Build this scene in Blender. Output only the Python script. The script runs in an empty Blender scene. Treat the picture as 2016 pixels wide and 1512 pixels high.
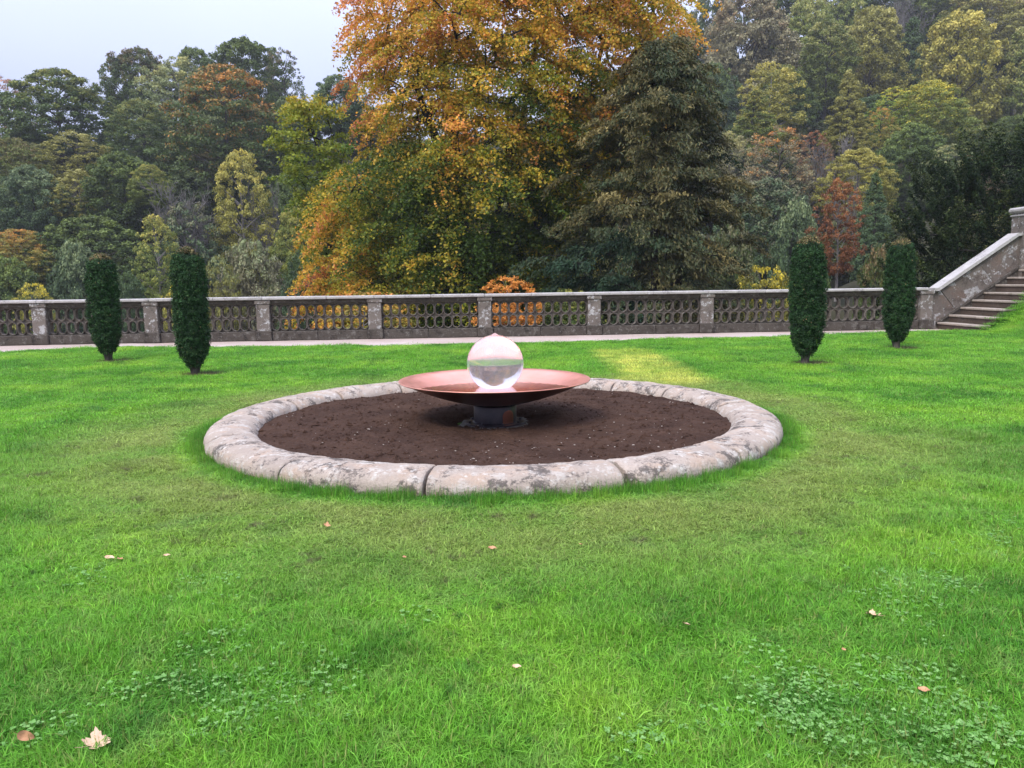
import bpy, math, random
import numpy as np
from mathutils import Matrix, Vector

# ------------------------------------------------------------------ camera, world, sun, exposure
SC = bpy.context.scene
COL = SC.collection
PITCH, ROLL, CAMH, FPX = math.radians(7.609), math.radians(0.768), 1.55, 1514.0   # solved from the photograph
FW = np.array([0, math.cos(PITCH), -math.sin(PITCH)])
UP0 = np.array([0, math.sin(PITCH), math.cos(PITCH)])
RT = math.cos(ROLL) * np.array([1., 0, 0]) - math.sin(ROLL) * UP0
UP = math.sin(ROLL) * np.array([1., 0, 0]) + math.cos(ROLL) * UP0
cam_data = bpy.data.cameras.new('camera')
cam_data.sensor_width = 36.0
cam_data.lens = 36.0 * FPX / 2016.0
cam_data.clip_start = 0.05
cam_data.clip_end = 2000
cam = bpy.data.objects.new('camera', cam_data)
COL.objects.link(cam)
cam.matrix_world = Matrix(((RT[0], UP[0], -FW[0], 0), (RT[1], UP[1], -FW[1], 0), (RT[2], UP[2], -FW[2], CAMH), (0, 0, 0, 1)))
SC.camera = cam

SUN_EL, SUN_AZ = math.radians(52), math.radians(215)       # azimuth clockwise from +Y: behind the camera, to the left
world = bpy.data.worlds.new('World')
SC.world = world
world.use_nodes = True
wn, wl = world.node_tree.nodes, world.node_tree.links
wn.clear()
sky = wn.new('ShaderNodeTexSky')
sky.sky_type = 'NISHITA'
sky.sun_disc = False
sky.sun_elevation = SUN_EL
sky.sun_rotation = SUN_AZ
sky.dust_density = 3.0
bg_sky = wn.new('ShaderNodeBackground'); bg_sky.inputs['Strength'].default_value = 0.05
wl.new(sky.outputs['Color'], bg_sky.inputs['Color'])
# an even overcast deck: twice as bright overhead as at the horizon, as overcast skies are
tc = wn.new('ShaderNodeTexCoord'); sep = wn.new('ShaderNodeSeparateXYZ')
wl.new(tc.outputs['Generated'], sep.inputs['Vector'])
mr = wn.new('ShaderNodeMapRange'); mr.inputs['From Min'].default_value = 0.0; mr.inputs['From Max'].default_value = 1.0
mr.inputs['To Min'].default_value = 0.24; mr.inputs['To Max'].default_value = 1.75
wl.new(sep.outputs['Z'], mr.inputs['Value'])
ns = wn.new('ShaderNodeTexNoise'); ns.inputs['Scale'].default_value = 1.6; ns.inputs['Detail'].default_value = 3
wl.new(tc.outputs['Generated'], ns.inputs['Vector'])
mr2 = wn.new('ShaderNodeMapRange'); mr2.inputs['From Min'].default_value = 0.3; mr2.inputs['From Max'].default_value = 0.7
mr2.inputs['To Min'].default_value = 0.93; mr2.inputs['To Max'].default_value = 1.07
wl.new(ns.outputs['Fac'], mr2.inputs['Value'])
mul = wn.new('ShaderNodeMath'); mul.operation = 'MULTIPLY'
wl.new(mr.outputs['Result'], mul.inputs[0]); wl.new(mr2.outputs['Result'], mul.inputs[1])
bg_cloud = wn.new('ShaderNodeBackground'); bg_cloud.inputs['Color'].default_value = (0.64, 0.705, 0.98, 1)
wl.new(mul.outputs['Value'], bg_cloud.inputs['Strength'])
mixw = wn.new('ShaderNodeMixShader'); mixw.inputs['Fac'].default_value = 0.85
wl.new(bg_sky.outputs[0], mixw.inputs[1]); wl.new(bg_cloud.outputs[0], mixw.inputs[2])
wout = wn.new('ShaderNodeOutputWorld'); wl.new(mixw.outputs[0], wout.inputs['Surface'])

sun_data = bpy.data.lights.new('sun', 'SUN')
sun_data.energy = 1.5
sun_data.angle = math.radians(20)
sun_data.color = (1.0, 0.95, 0.88)
sun = bpy.data.objects.new('sun', sun_data)
COL.objects.link(sun)
sd = Vector((math.sin(SUN_AZ) * math.cos(SUN_EL), math.cos(SUN_AZ) * math.cos(SUN_EL), math.sin(SUN_EL)))
sun.rotation_euler = sd.to_track_quat('Z', 'Y').to_euler()
sun.location = (-10, -15, 40)

SC.view_settings.view_transform = 'Standard'
SC.view_settings.look = 'None'
SC.view_settings.gamma = 1
SC.view_settings.use_curve_mapping = False
SC.view_settings.exposure = 1.14
SC.render.engine = 'CYCLES'
SC.cycles.max_bounces = 8
SC.cycles.diffuse_bounces = 3
SC.cycles.glossy_bounces = 3
SC.cycles.transmission_bounces = 8
SC.cycles.volume_bounces = 0
SC.cycles.use_denoising = True
SC.cycles.sample_clamp_indirect = 5.0

rng = np.random.default_rng(11)
random.seed(4)


# ------------------------------------------------------------------ helpers
def pix(px, py, Y):
    d = FW + RT * (px - 1008) / FPX - UP * (py - 756) / FPX
    return d * (Y / d[1]) + np.array([0, 0, CAMH])


def ground(px, py, z=0.0):
    d = FW + RT * (px - 1008) / FPX - UP * (py - 756) / FPX
    return d * ((z - CAMH) / d[2]) + np.array([0, 0, CAMH])


def to_pix(P):
    Q = np.asarray(P, float) - np.array([0, 0, CAMH])
    d = Q @ FW
    return 1008 + FPX * (Q @ RT) / d, 756 - FPX * (Q @ UP) / d


def lin(r, g, b):
    f = lambda v: (v / 12.92 if v <= 0.04045 else ((v + 0.055) / 1.055) ** 2.4)
    return (f(r / 255), f(g / 255), f(b / 255), 1.0)


def smooth01(x):
    x = np.clip(x, 0, 1)
    return x * x * (3 - 2 * x)


def vnoise(x, y, seed=0, octaves=3):
    """cheap smooth 2-D value noise, 0..1"""
    x = np.asarray(x, float); y = np.asarray(y, float)
    out = 0; amp = 1; tot = 0
    for o in range(octaves):
        xi = np.floor(x).astype(int); yi = np.floor(y).astype(int)
        fx = smooth01(x - xi); fy = smooth01(y - yi)
        def h(a, b):
            v = np.sin(a * 127.1 + b * 311.7 + (seed + o) * 74.7) * 43758.5453
            return v - np.floor(v)
        v = (h(xi, yi) * (1 - fx) + h(xi + 1, yi) * fx) * (1 - fy) + (h(xi, yi + 1) * (1 - fx) + h(xi + 1, yi + 1) * fx) * fy
        out = out + amp * v; tot += amp
        amp *= 0.5; x = x * 2.03 + 5.1; y = y * 2.03 + 2.7
    return out / tot


def link(o, parent=None):
    COL.objects.link(o)
    if parent is not None:
        o.parent = parent
    return o


def tag(o, label=None, cat=None, group=None, kind=None):
    if label: o['label'] = label
    if cat: o['category'] = cat
    if group: o['group'] = group
    if kind: o['kind'] = kind
    return o


def empty(name, loc=(0, 0, 0), rz=0.0):
    o = bpy.data.objects.new(name, None)
    o.empty_display_size = 0.3
    o.location = loc
    o.rotation_euler = (0, 0, rz)
    COL.objects.link(o)
    return o


def mesh_np(name, V, F, mat=None, attrs=None, smooth=False, mat_index=None):
    """V (n,3); F a list of int arrays (m,k), one per face size; attrs {name: per-face floats}"""
    me = bpy.data.meshes.new(name)
    V = np.ascontiguousarray(V, np.float32)
    Fs = [np.asarray(f, np.int32) for f in (F if isinstance(F, (list, tuple)) else [F]) if len(f)]
    counts = np.concatenate([np.full(len(f), f.shape[1], np.int32) for f in Fs])
    loops = np.concatenate([f.ravel() for f in Fs]).astype(np.int32)
    starts = np.concatenate([[0], np.cumsum(counts)[:-1]]).astype(np.int32)
    me.vertices.add(len(V)); me.vertices.foreach_set('co', V.ravel())
    me.loops.add(len(loops)); me.loops.foreach_set('vertex_index', loops)
    me.polygons.add(len(counts)); me.polygons.foreach_set('loop_start', starts)
    me.polygons.foreach_set('loop_total', counts)
    me.polygons.foreach_set('use_smooth', np.full(len(counts), bool(smooth)))
    for m in (mat if isinstance(mat, (list, tuple)) else [mat]):
        if m is not None: me.materials.append(m)
    if mat_index is not None:
        me.polygons.foreach_set('material_index', np.asarray(mat_index, np.int32))
    for k, a in (attrs or {}).items():
        at = me.attributes.new(k, 'FLOAT', 'FACE')
        at.data.foreach_set('value', np.ascontiguousarray(a, np.float32))
    me.update(calc_edges=True)
    return me


def obj(name, me, parent=None):
    return link(bpy.data.objects.new(name, me), parent)


class MB:
    """collects verts and faces (any size) for one mesh"""
    def __init__(self): self.v = []; self.f = []; self.n = 0
    def add(self, V, F):
        V = np.asarray(V, float)
        self.v.append(V)
        for f in F: self.f.append(tuple(int(i) + self.n for i in f))
        self.n += len(V)
    def grid(self, P, close_u=False, close_v=False):
        a, b = P.shape[:2]
        F = []
        for i in range(a if close_u else a - 1):
            for j in range(b if close_v else b - 1):
                i2, j2 = (i + 1) % a, (j + 1) % b
                F.append((i * b + j, i2 * b + j, i2 * b + j2, i * b + j2))
        self.add(P.reshape(-1, 3), F)
    def box(self, x0, x1, y0, y1, z0, z1, bev=0.0):
        if bev <= 0:
            V = [(x, y, z) for x in (x0, x1) for y in (y0, y1) for z in (z0, z1)]
            self.add(V, [(0, 1, 3, 2), (4, 6, 7, 5), (0, 4, 5, 1), (2, 3, 7, 6), (0, 2, 6, 4), (1, 5, 7, 3)])
            return
        b = bev
        def loop(z, i):
            return [(x0 + i, y0 + b, z), (x0 + b, y0 + i, z), (x1 - b, y0 + i, z), (x1 - i, y0 + b, z),
                    (x1 - i, y1 - b, z), (x1 - b, y1 - i, z), (x0 + b, y1 - i, z), (x0 + i, y1 - b, z)]
        def inner(z):
            return [(x0 + b, y0 + b, z), (x0 + b, y0 + b, z), (x1 - b, y0 + b, z), (x1 - b, y0 + b, z),
                    (x1 - b, y1 - b, z), (x1 - b, y1 - b, z), (x0 + b, y1 - b, z), (x0 + b, y1 - b, z)]
        L = [loop(z0 + b, 0), loop(z1 - b, 0)]
        top = [(x0 + b, y0 + b, z1), (x1 - b, y0 + b, z1), (x1 - b, y1 - b, z1), (x0 + b, y1 - b, z1)]
        bot = [(p[0], p[1], z0) for p in top]
        V = L[0] + L[1] + top + bot
        F = [(i, (i + 1) % 8, 8 + (i + 1) % 8, 8 + i) for i in range(8)]
        for (u, w) in ((0, 1), (2, 3), (4, 5), (6, 7)):
            c = u // 2
            F.append((8 + u, 8 + w, 16 + c)); F.append((w, u, 20 + c))
        for (w, u, c, d) in ((1, 2, 0, 1), (3, 4, 1, 2), (5, 6, 2, 3), (7, 0, 3, 0)):
            F.append((8 + w, 8 + u, 16 + d, 16 + c)); F.append((u, w, 20 + c, 20 + d))
        F.append((16, 17, 18, 19)); F.append((23, 22, 21, 20))
        self.add(V, F)
    def prism(self, poly, y0, y1):
        """poly in (x, z), extruded along y"""
        n = len(poly)
        V = [(x, y0, z) for x, z in poly] + [(x, y1, z) for x, z in poly]
        F = [tuple(range(n)), tuple(range(2 * n - 1, n - 1, -1))]
        F += [(i, n + i, n + (i + 1) % n, (i + 1) % n) for i in range(n)]
        self.add(V, F)
    def mesh(self, name, mat, smooth=False):
        me = bpy.data.meshes.new(name)
        V = np.concatenate(self.v)
        me.from_pydata([tuple(p) for p in V], [], self.f)
        me.update()
        import bmesh
        bm = bmesh.new(); bm.from_mesh(me)
        bmesh.ops.recalc_face_normals(bm, faces=bm.faces[:])
        bm.to_mesh(me); bm.free()
        for m in (mat if isinstance(mat, (list, tuple)) else [mat]): me.materials.append(m)
        me.polygons.foreach_set('use_smooth', np.full(len(me.polygons), bool(smooth)))
        return me
    def build(self, name, mat, parent=None, smooth=False):
        return obj(name, self.mesh(name, mat, smooth), parent)


def lathe(profile, seg, close=False):
    a = np.linspace(0, 2 * np.pi, seg, endpoint=False)
    pr = np.asarray(profile, float)
    return np.stack([pr[:, 0][:, None] * np.cos(a), pr[:, 0][:, None] * np.sin(a), np.repeat(pr[:, 1][:, None], seg, 1)], -1)


# ------------------------------------------------------------------ materials
def mat_new(name):
    m = bpy.data.materials.new(name)
    m.use_nodes = True
    nt = m.node_tree
    nt.nodes.clear()
    out = nt.nodes.new('ShaderNodeOutputMaterial')
    return m, nt, out


def N(nt, kind, **kw):
    n = nt.nodes.new(kind)
    for k, v in kw.items():
        if k in n.inputs: n.inputs[k].default_value = v
        else: setattr(n, k, v)
    return n


def noise(nt, scale, detail=4, vec=None, rough=0.55, dist=0.0):
    n = nt.nodes.new('ShaderNodeTexNoise')
    n.inputs['Scale'].default_value = scale; n.inputs['Detail'].default_value = detail
    n.inputs['Roughness'].default_value = rough; n.inputs['Distortion'].default_value = dist
    if vec is not None: nt.links.new(vec, n.inputs['Vector'])
    return n.outputs['Fac']


def ramp(nt, fac, stops, interp='LINEAR'):
    n = nt.nodes.new('ShaderNodeValToRGB')
    n.color_ramp.interpolation = interp
    els = n.color_ramp.elements
    while len(els) < len(stops): els.new(0.5)
    for e, (p, c) in zip(els, stops):
        e.position = p
        e.color = c if len(c) == 4 else (*c, 1)
    nt.links.new(fac, n.inputs['Fac'])
    return n.outputs['Color']


def mixc(nt, fac, a, b, blend='MIX'):
    n = nt.nodes.new('ShaderNodeMix'); n.data_type = 'RGBA'; n.blend_type = blend; n.clamp_factor = True
    def put(sock, v):
        if hasattr(v, 'links') or hasattr(v, 'node'): nt.links.new(v, sock)
        else: sock.default_value = v if not isinstance(v, (int, float)) else v
    put(n.inputs[0], fac); put(n.inputs[6], a if hasattr(a, 'node') else ((*a, 1) if len(a) == 3 else a))
    put(n.inputs[7], b if hasattr(b, 'node') else ((*b, 1) if len(b) == 3 else b))
    return n.outputs[2]


def math_(nt, op, a, b=None, c=None, clamp=False):
    n = nt.nodes.new('ShaderNodeMath'); n.operation = op; n.use_clamp = clamp
    for i, v in enumerate((a, b, c)):
        if v is None: continue
        if hasattr(v, 'node'): nt.links.new(v, n.inputs[i])
        else: n.inputs[i].default_value = v
    return n.outputs[0]


def maprange(nt, v, a, b, c=0.0, d=1.0, smooth=True):
    n = nt.nodes.new('ShaderNodeMapRange')
    n.interpolation_type = 'SMOOTHSTEP' if smooth else 'LINEAR'
    nt.links.new(v, n.inputs[0])
    for i, x in enumerate((a, b, c, d)): n.inputs[i + 1].default_value = x
    return n.outputs[0]


def bump(nt, h, strength, dist):
    n = nt.nodes.new('ShaderNodeBump')
    n.inputs['Strength'].default_value = strength; n.inputs['Distance'].default_value = dist
    nt.links.new(h, n.inputs['Height'])
    return n.outputs['Normal']


def princ(nt, out, color, rough=0.8, spec=0.3, metal=0.0, normal=None):
    p = nt.nodes.new('ShaderNodeBsdfPrincipled')
    if hasattr(color, 'node'): nt.links.new(color, p.inputs['Base Color'])
    else: p.inputs['Base Color'].default_value = (*color[:3], 1)
    if hasattr(rough, 'node'): nt.links.new(rough, p.inputs['Roughness'])
    else: p.inputs['Roughness'].default_value = rough
    p.inputs['Specular IOR Level'].default_value = spec
    p.inputs['Metallic'].default_value = metal
    if normal is not None: nt.links.new(normal, p.inputs['Normal'])
    nt.links.new(p.outputs[0], out.inputs['Surface'])
    return p


def objvec(nt):
    return nt.nodes.new('ShaderNodeTexCoord').outputs['Object']


def worldvec(nt):
    return nt.nodes.new('ShaderNodeNewGeometry').outputs['Position']


def leaf_shader(nt, out, color, translucency=0.3, rough=0.55, spec=0.25):
    p = nt.nodes.new('ShaderNodeBsdfPrincipled')
    nt.links.new(color, p.inputs['Base Color'])
    p.inputs['Roughness'].default_value = rough
    p.inputs['Specular IOR Level'].default_value = spec
    t = nt.nodes.new('ShaderNodeBsdfTranslucent')
    nt.links.new(color, t.inputs['Color'])
    m = nt.nodes.new('ShaderNodeMixShader'); m.inputs[0].default_value = translucency
    nt.links.new(p.outputs[0], m.inputs[1]); nt.links.new(t.outputs[0], m.inputs[2])
    nt.links.new(m.outputs[0], out.inputs['Surface'])


def attr(nt, name, kind='GEOMETRY'):
    a = nt.nodes.new('ShaderNodeAttribute'); a.attribute_name = name; a.attribute_type = kind
    return a


def jitter(nt, color, rnd, lo=0.65, hi=1.35):
    v = maprange(nt, rnd, 0, 1, lo, hi, smooth=False)
    n = nt.nodes.new('ShaderNodeVectorMath'); n.operation = 'SCALE'
    nt.links.new(color, n.inputs[0]); nt.links.new(v, n.inputs['Scale'])
    return n.outputs[0]


def make_leaf_by_object(name):
    """two leaf colours carried by each crown as custom properties"""
    m, nt, out = mat_new(name)
    a = attr(nt, 'tint_a', 'OBJECT').outputs['Color']; b = attr(nt, 'tint_b', 'OBJECT').outputs['Color']
    col = mixc(nt, maprange(nt, attr(nt, 'tint').outputs['Fac'], 0.4, 1.0), a, b)
    leaf_shader(nt, out, jitter(nt, col, attr(nt, 'rnd').outputs['Fac'], 0.6, 1.45), 0.3)
    return m


def make_leaf_ramp(name, stops, transl=0.3, lo=0.65, hi=1.35, rough=0.55, spec=0.25):
    m, nt, out = mat_new(name)
    col = ramp(nt, attr(nt, 'tint').outputs['Fac'], stops)
    leaf_shader(nt, out, jitter(nt, col, attr(nt, 'rnd').outputs['Fac'], lo, hi), transl, rough, spec)
    return m


def make_bark(name, c1, c2, scale=3.0):
    m, nt, out = mat_new(name)
    v = worldvec(nt)
    mp = N(nt, 'ShaderNodeMapping'); mp.inputs['Scale'].default_value = (1, 1, 0.25); nt.links.new(v, mp.inputs['Vector'])
    f = noise(nt, scale, 6, mp.outputs[0])
    princ(nt, out, ramp(nt, f, [(0.3, c1), (0.7, c2)]), 0.9, 0.1, normal=bump(nt, f, 0.6, 0.05))
    return m


M = {}
M['hill_leaf'] = make_leaf_by_object('hill_leaves')
M['bark'] = make_bark('tree_bark', (0.03, 0.025, 0.02), (0.09, 0.08, 0.065))
M['bark_pale'] = make_bark('pale_twigs', (0.12, 0.11, 0.1), (0.22, 0.2, 0.18))
M['bark_dark'] = make_bark('dark_bark', (0.012, 0.011, 0.009), (0.04, 0.036, 0.03))
M['beech_leaf'] = make_leaf_ramp('beech_leaves', [
    (0.0, (0.055, 0.10, 0.014)), (0.22, (0.15, 0.19, 0.02)), (0.42, (0.42, 0.34, 0.03)),
    (0.62, (0.70, 0.40, 0.05)), (0.82, (0.68, 0.27, 0.07)), (1.0, (0.48, 0.18, 0.08))], 0.45, 0.55, 1.5)
M['maple_leaf'] = make_leaf_ramp('maple_leaves', [
    (0.0, (0.09, 0.16, 0.018)), (0.5, (0.26, 0.29, 0.022)), (0.8, (0.46, 0.34, 0.025)), (1.0, (0.50, 0.22, 0.035))], 0.35)
M['conifer_leaf'] = make_leaf_ramp('conifer_fronds', [
    (0.0, (0.022, 0.052, 0.025)), (0.4, (0.048, 0.064, 0.024)), (0.75, (0.112, 0.098, 0.035)), (1.0, (0.23, 0.18, 0.06))], 0.15, rough=0.7)
M['yew_wild'] = make_leaf_ramp('dark_yew_sprays', [
    (0.0, (0.006, 0.018, 0.005)), (0.5, (0.015, 0.032, 0.008)), (1.0, (0.065, 0.085, 0.02))], 0.1, rough=0.7, spec=0.15)
M['yew_clip'] = make_leaf_ramp('clipped_yew_sprays', [
    (0.0, (0.012, 0.036, 0.012)), (0.55, (0.032, 0.078, 0.024)), (0.85, (0.08, 0.105, 0.035)), (1.0, (0.30, 0.19, 0.09))], 0.12, 0.35, 1.7, rough=0.7, spec=0.2)

# grass ------------------------------------------------------------------
def grass_color(nt):
    """lawn colour by place: lush and dull patches, worn turf round the kerb, the bleached strip behind it"""
    v = worldvec(nt)
    sp = nt.nodes.new('ShaderNodeSeparateXYZ'); nt.links.new(v, sp.inputs[0])
    flat = nt.nodes.new('ShaderNodeCombineXYZ'); nt.links.new(sp.outputs[0], flat.inputs[0]); nt.links.new(sp.outputs[1], flat.inputs[1])
    fv = flat.outputs[0]
    big = noise(nt, 0.55, 4, fv, 0.6)
    col = ramp(nt, big, [(0.34, (0.09, 0.265, 0.026)), (0.5, (0.16, 0.375, 0.034)), (0.66, (0.27, 0.46, 0.045))])
    mid = noise(nt, 3.4, 5, fv, 0.7)
    col = mixc(nt, maprange(nt, mid, 0.5, 0.66, 0, 0.6), col, (0.24, 0.41, 0.085))
    fine_ = noise(nt, 9.0, 4, fv, 0.7)
    col = mixc(nt, maprange(nt, fine_, 0.56, 0.68, 0, 0.75), col, (0.045, 0.15, 0.018))
    col = mixc(nt, maprange(nt, fine_, 0.44, 0.32, 0, 0.6), col, (0.27, 0.44, 0.06))
    low = noise(nt, 1.3, 3, fv, 0.6, 0.4)
    col = mixc(nt, maprange(nt, low, 0.52, 0.68, 0, 0.7), col, (0.055, 0.185, 0.024))
    # worn, browner turf where people walk round the kerb
    dx = math_(nt, 'SUBTRACT', sp.outputs[0], -0.19); dy = math_(nt, 'SUBTRACT', sp.outputs[1], 8.37)
    rr = math_(nt, 'SQRT', math_(nt, 'ADD', math_(nt, 'MULTIPLY', dx, dx), math_(nt, 'MULTIPLY', dy, dy)))
    wob = math_(nt, 'ADD', rr, math_(nt, 'MULTIPLY', math_(nt, 'SUBTRACT', big, 0.5), 2.2))
    worn = math_(nt, 'MULTIPLY', maprange(nt, wob, 5.0, 3.7), maprange(nt, noise(nt, 1.1, 4, fv), 0.3, 0.6, 0.35, 0.95))
    worn = math_(nt, 'MULTIPLY', worn, maprange(nt, rr, 3.12, 3.4))
    col = mixc(nt, worn, col, (0.27, 0.34, 0.08))
    col = mixc(nt, maprange(nt, rr, 3.22, 3.05, 0, 0.7), col, (0.055, 0.19, 0.022))
    dirt = math_(nt, 'MULTIPLY', math_(nt, 'MULTIPLY', maprange(nt, wob, 5.4, 4.0), maprange(nt, rr, 3.15, 3.4)), maprange(nt, noise(nt, 3.2, 5, fv, 0.7), 0.57, 0.70, 0, 0.85))
    col = mixc(nt, dirt, col, (0.12, 0.105, 0.05))
    for yx, yy in ((-8.40, 15.97), (-5.51, 13.30), (5.28, 13.76), (8.32, 16.57)):      # trodden earth at the feet of the clipped yews
        ex = math_(nt, 'SUBTRACT', sp.outputs[0], yx + 0.12); ey = math_(nt, 'SUBTRACT', sp.outputs[1], yy)
        er = math_(nt, 'SQRT', math_(nt, 'ADD', math_(nt, 'MULTIPLY', ex, ex), math_(nt, 'MULTIPLY', ey, ey)))
        er = math_(nt, 'ADD', er, math_(nt, 'MULTIPLY', math_(nt, 'SUBTRACT', mid, 0.5), 0.7))
        col = mixc(nt, maprange(nt, er, 0.42, 0.2, 0, 0.85), col, (0.10, 0.075, 0.045))
    # bleached strip left by something laid on the lawn
    sx = math_(nt, 'MULTIPLY', maprange(nt, math_(nt, 'ADD', sp.outputs[0], math_(nt, 'ADD', math_(nt, 'MULTIPLY', mid, 0.55), math_(nt, 'MULTIPLY', fine_, 0.5))), 2.05, 2.45),
               maprange(nt, math_(nt, 'ADD', sp.outputs[0], math_(nt, 'ADD', math_(nt, 'MULTIPLY', mid, 0.55), math_(nt, 'MULTIPLY', fine_, 0.5))), 3.75, 3.3))
    sy = math_(nt, 'MULTIPLY', maprange(nt, sp.outputs[1], 10.8, 11.8), maprange(nt, math_(nt, 'ADD', sp.outputs[1], math_(nt, 'MULTIPLY', mid, 2.0)), 18.8, 16.8))
    col = mixc(nt, math_(nt, 'MULTIPLY', math_(nt, 'MULTIPLY', sx, sy), maprange(nt, low, 0.35, 0.62, 0.95, 0.4)), col, (0.60, 0.60, 0.13))
    return col, sp, fv


def make_grass(name, blades=True):
    m, nt, out = mat_new(name)
    col, sp, fv = grass_color(nt)
    if blades:
        t = attr(nt, 'tint').outputs['Fac']
        col = mixc(nt, maprange(nt, t, 0.86, 1.0, 0, 0.8), col, (0.24, 0.23, 0.075))
        leaf_shader(nt, out, jitter(nt, col, attr(nt, 'rnd').outputs['Fac'], 0.5, 1.75), 0.45, 0.5, 0.2)
    else:
        fine = noise(nt, 38, 4, fv, 0.7)
        col = mixc(nt, maprange(nt, fine, 0.35, 0.65, 0.55, 0.1), col, (0.035, 0.055, 0.012))
        princ(nt, out, col, 0.9, 0.1, normal=bump(nt, fine, 0.8, 0.03))
    return m


M['grass'] = make_grass('grass_blades')
M['turf'] = make_grass('turf', False)

# soil / gravel
m, nt, out = mat_new('dark_soil')
v = objvec(nt)
f1 = noise(nt, 2.0, 5, v, 0.6); f2 = noise(nt, 24, 6, v, 0.7)
c = ramp(nt, f1, [(0.3, (0.036, 0.019, 0.0125)), (0.7, (0.072, 0.040, 0.026))])
c = mixc(nt, maprange(nt, f2, 0.5, 0.75, 0, 0.55), c, (0.12, 0.07, 0.055))
vor = N(nt, 'ShaderNodeTexVoronoi'); vor.inputs['Scale'].default_value = 30; nt.links.new(v, vor.inputs['Vector'])
h = math_(nt, 'ADD', math_(nt, 'MULTIPLY', f2, 1.0), math_(nt, 'MULTIPLY', vor.outputs['Distance'], -0.6))
princ(nt, out, c, 0.95, 0.1, normal=bump(nt, h, 0.9, 0.03)); M['soil'] = m

m, nt, out = mat_new('pink_gravel')
v = worldvec(nt)
f1 = noise(nt, 0.5, 5, v, 0.6); f2 = noise(nt, 45, 3, v, 0.7)
c = ramp(nt, f1, [(0.3, (0.38, 0.285, 0.23)), (0.7, (0.50, 0.42, 0.37))])
c = mixc(nt, maprange(nt, f2, 0.5, 0.7, 0, 0.6), c, (0.22, 0.16, 0.14))
c = mixc(nt, maprange(nt, f2, 0.45, 0.3, 0, 0.5), c, (0.55, 0.5, 0.47))
princ(nt, out, c, 0.95, 0.1, normal=bump(nt, f2, 0.6, 0.02)); M['gravel'] = m


def make_stone(name, base, pale, dark, dark_amt=0.5, pale_amt=0.5, sc=1.0, warm=None, cov=0.52):
    m, nt, out = mat_new(name)
    v = worldvec(nt)
    oi = nt.nodes.new('ShaderNodeObjectInfo')
    add = nt.nodes.new('ShaderNodeVectorMath'); add.operation = 'ADD'
    scl = nt.nodes.new('ShaderNodeVectorMath'); scl.operation = 'SCALE'; scl.inputs['Scale'].default_value = 3.0
    cmb = nt.nodes.new('ShaderNodeCombineXYZ'); nt.links.new(oi.outputs['Random'], cmb.inputs[0]); nt.links.new(oi.outputs['Random'], cmb.inputs[2])
    nt.links.new(cmb.outputs[0], scl.inputs[0]); nt.links.new(v, add.inputs[0]); nt.links.new(scl.outputs[0], add.inputs[1])
    v = add.outputs[0]
    f1 = noise(nt, 1.4 * sc, 6, v, 0.62, 0.3); f2 = noise(nt, 4.5 * sc, 7, v, 0.68, 0.2); f3 = noise(nt, 26 * sc, 5, v, 0.7)
    c = ramp(nt, f1, [(0.28, tuple(x * 0.8 for x in base)), (0.72, tuple(min(1, x * 1.15) for x in base))])
    if warm is not None:
        c = mixc(nt, maprange(nt, noise(nt, 3.0 * sc, 4, v, 0.6), 0.48, 0.66, 0, 0.75), c, warm)
    c = mixc(nt, maprange(nt, f2, 0.52, 0.62, 0, pale_amt), c, pale)
    g = math_(nt, 'ADD', math_(nt, 'MULTIPLY', noise(nt, 2.6 * sc, 7, v, 0.72, 0.3), 0.75), math_(nt, 'MULTIPLY', f3, 0.25))
    c = mixc(nt, maprange(nt, g, cov, cov + 0.08, 0, dark_amt), c, dark)
    vor = N(nt, 'ShaderNodeTexVoronoi'); vor.inputs['Scale'].default_value = 11 * sc; vor.inputs['Randomness'].default_value = 1.0
    nt.links.new(v, vor.inputs['Vector'])
    spot = math_(nt, 'MULTIPLY', maprange(nt, vor.outputs['Distance'], 0.30, 0.22), maprange(nt, f2, 0.46, 0.58))
    c = mixc(nt, math_(nt, 'MULTIPLY', spot, pale_amt), c, tuple(min(0.8, x * 1.25) for x in pale))
    c = mixc(nt, maprange(nt, f3, 0.35, 0.7, 0, 0.3), c, tuple(x * 0.6 for x in base))
    hh = math_(nt, 'ADD', math_(nt, 'MULTIPLY', f2, 0.6), math_(nt, 'MULTIPLY', f3, 0.5))
    princ(nt, out, c, 0.92, 0.12, normal=bump(nt, hh, 1.0, 0.035))
    return m


M['kerb'] = make_stone('kerb_stone_lichen', (0.42, 0.345, 0.28), (0.54, 0.50, 0.44), (0.06, 0.053, 0.048), 0.85, 0.6, 1.6, (0.45, 0.325, 0.235), 0.510)
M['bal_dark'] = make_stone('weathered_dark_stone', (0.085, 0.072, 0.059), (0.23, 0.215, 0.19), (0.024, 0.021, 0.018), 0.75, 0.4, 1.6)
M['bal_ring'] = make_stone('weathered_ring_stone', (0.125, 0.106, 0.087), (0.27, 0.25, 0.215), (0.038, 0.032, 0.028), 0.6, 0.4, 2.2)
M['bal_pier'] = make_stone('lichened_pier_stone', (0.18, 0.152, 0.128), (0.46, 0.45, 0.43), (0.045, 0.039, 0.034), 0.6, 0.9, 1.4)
M['bal_cope'] = make_stone('skylit_coping_stone', (0.44, 0.41, 0.385), (0.52, 0.50, 0.48), (0.085, 0.075, 0.07), 0.45, 0.5, 1.2)  # paleness carries the skylight that whitens the coping top
M['parapet'] = make_stone('mottled_parapet_stone', (0.15, 0.125, 0.106), (0.40, 0.39, 0.375), (0.045, 0.038, 0.033), 0.55, 0.8, 0.9, (0.16, 0.11, 0.085))
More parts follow.
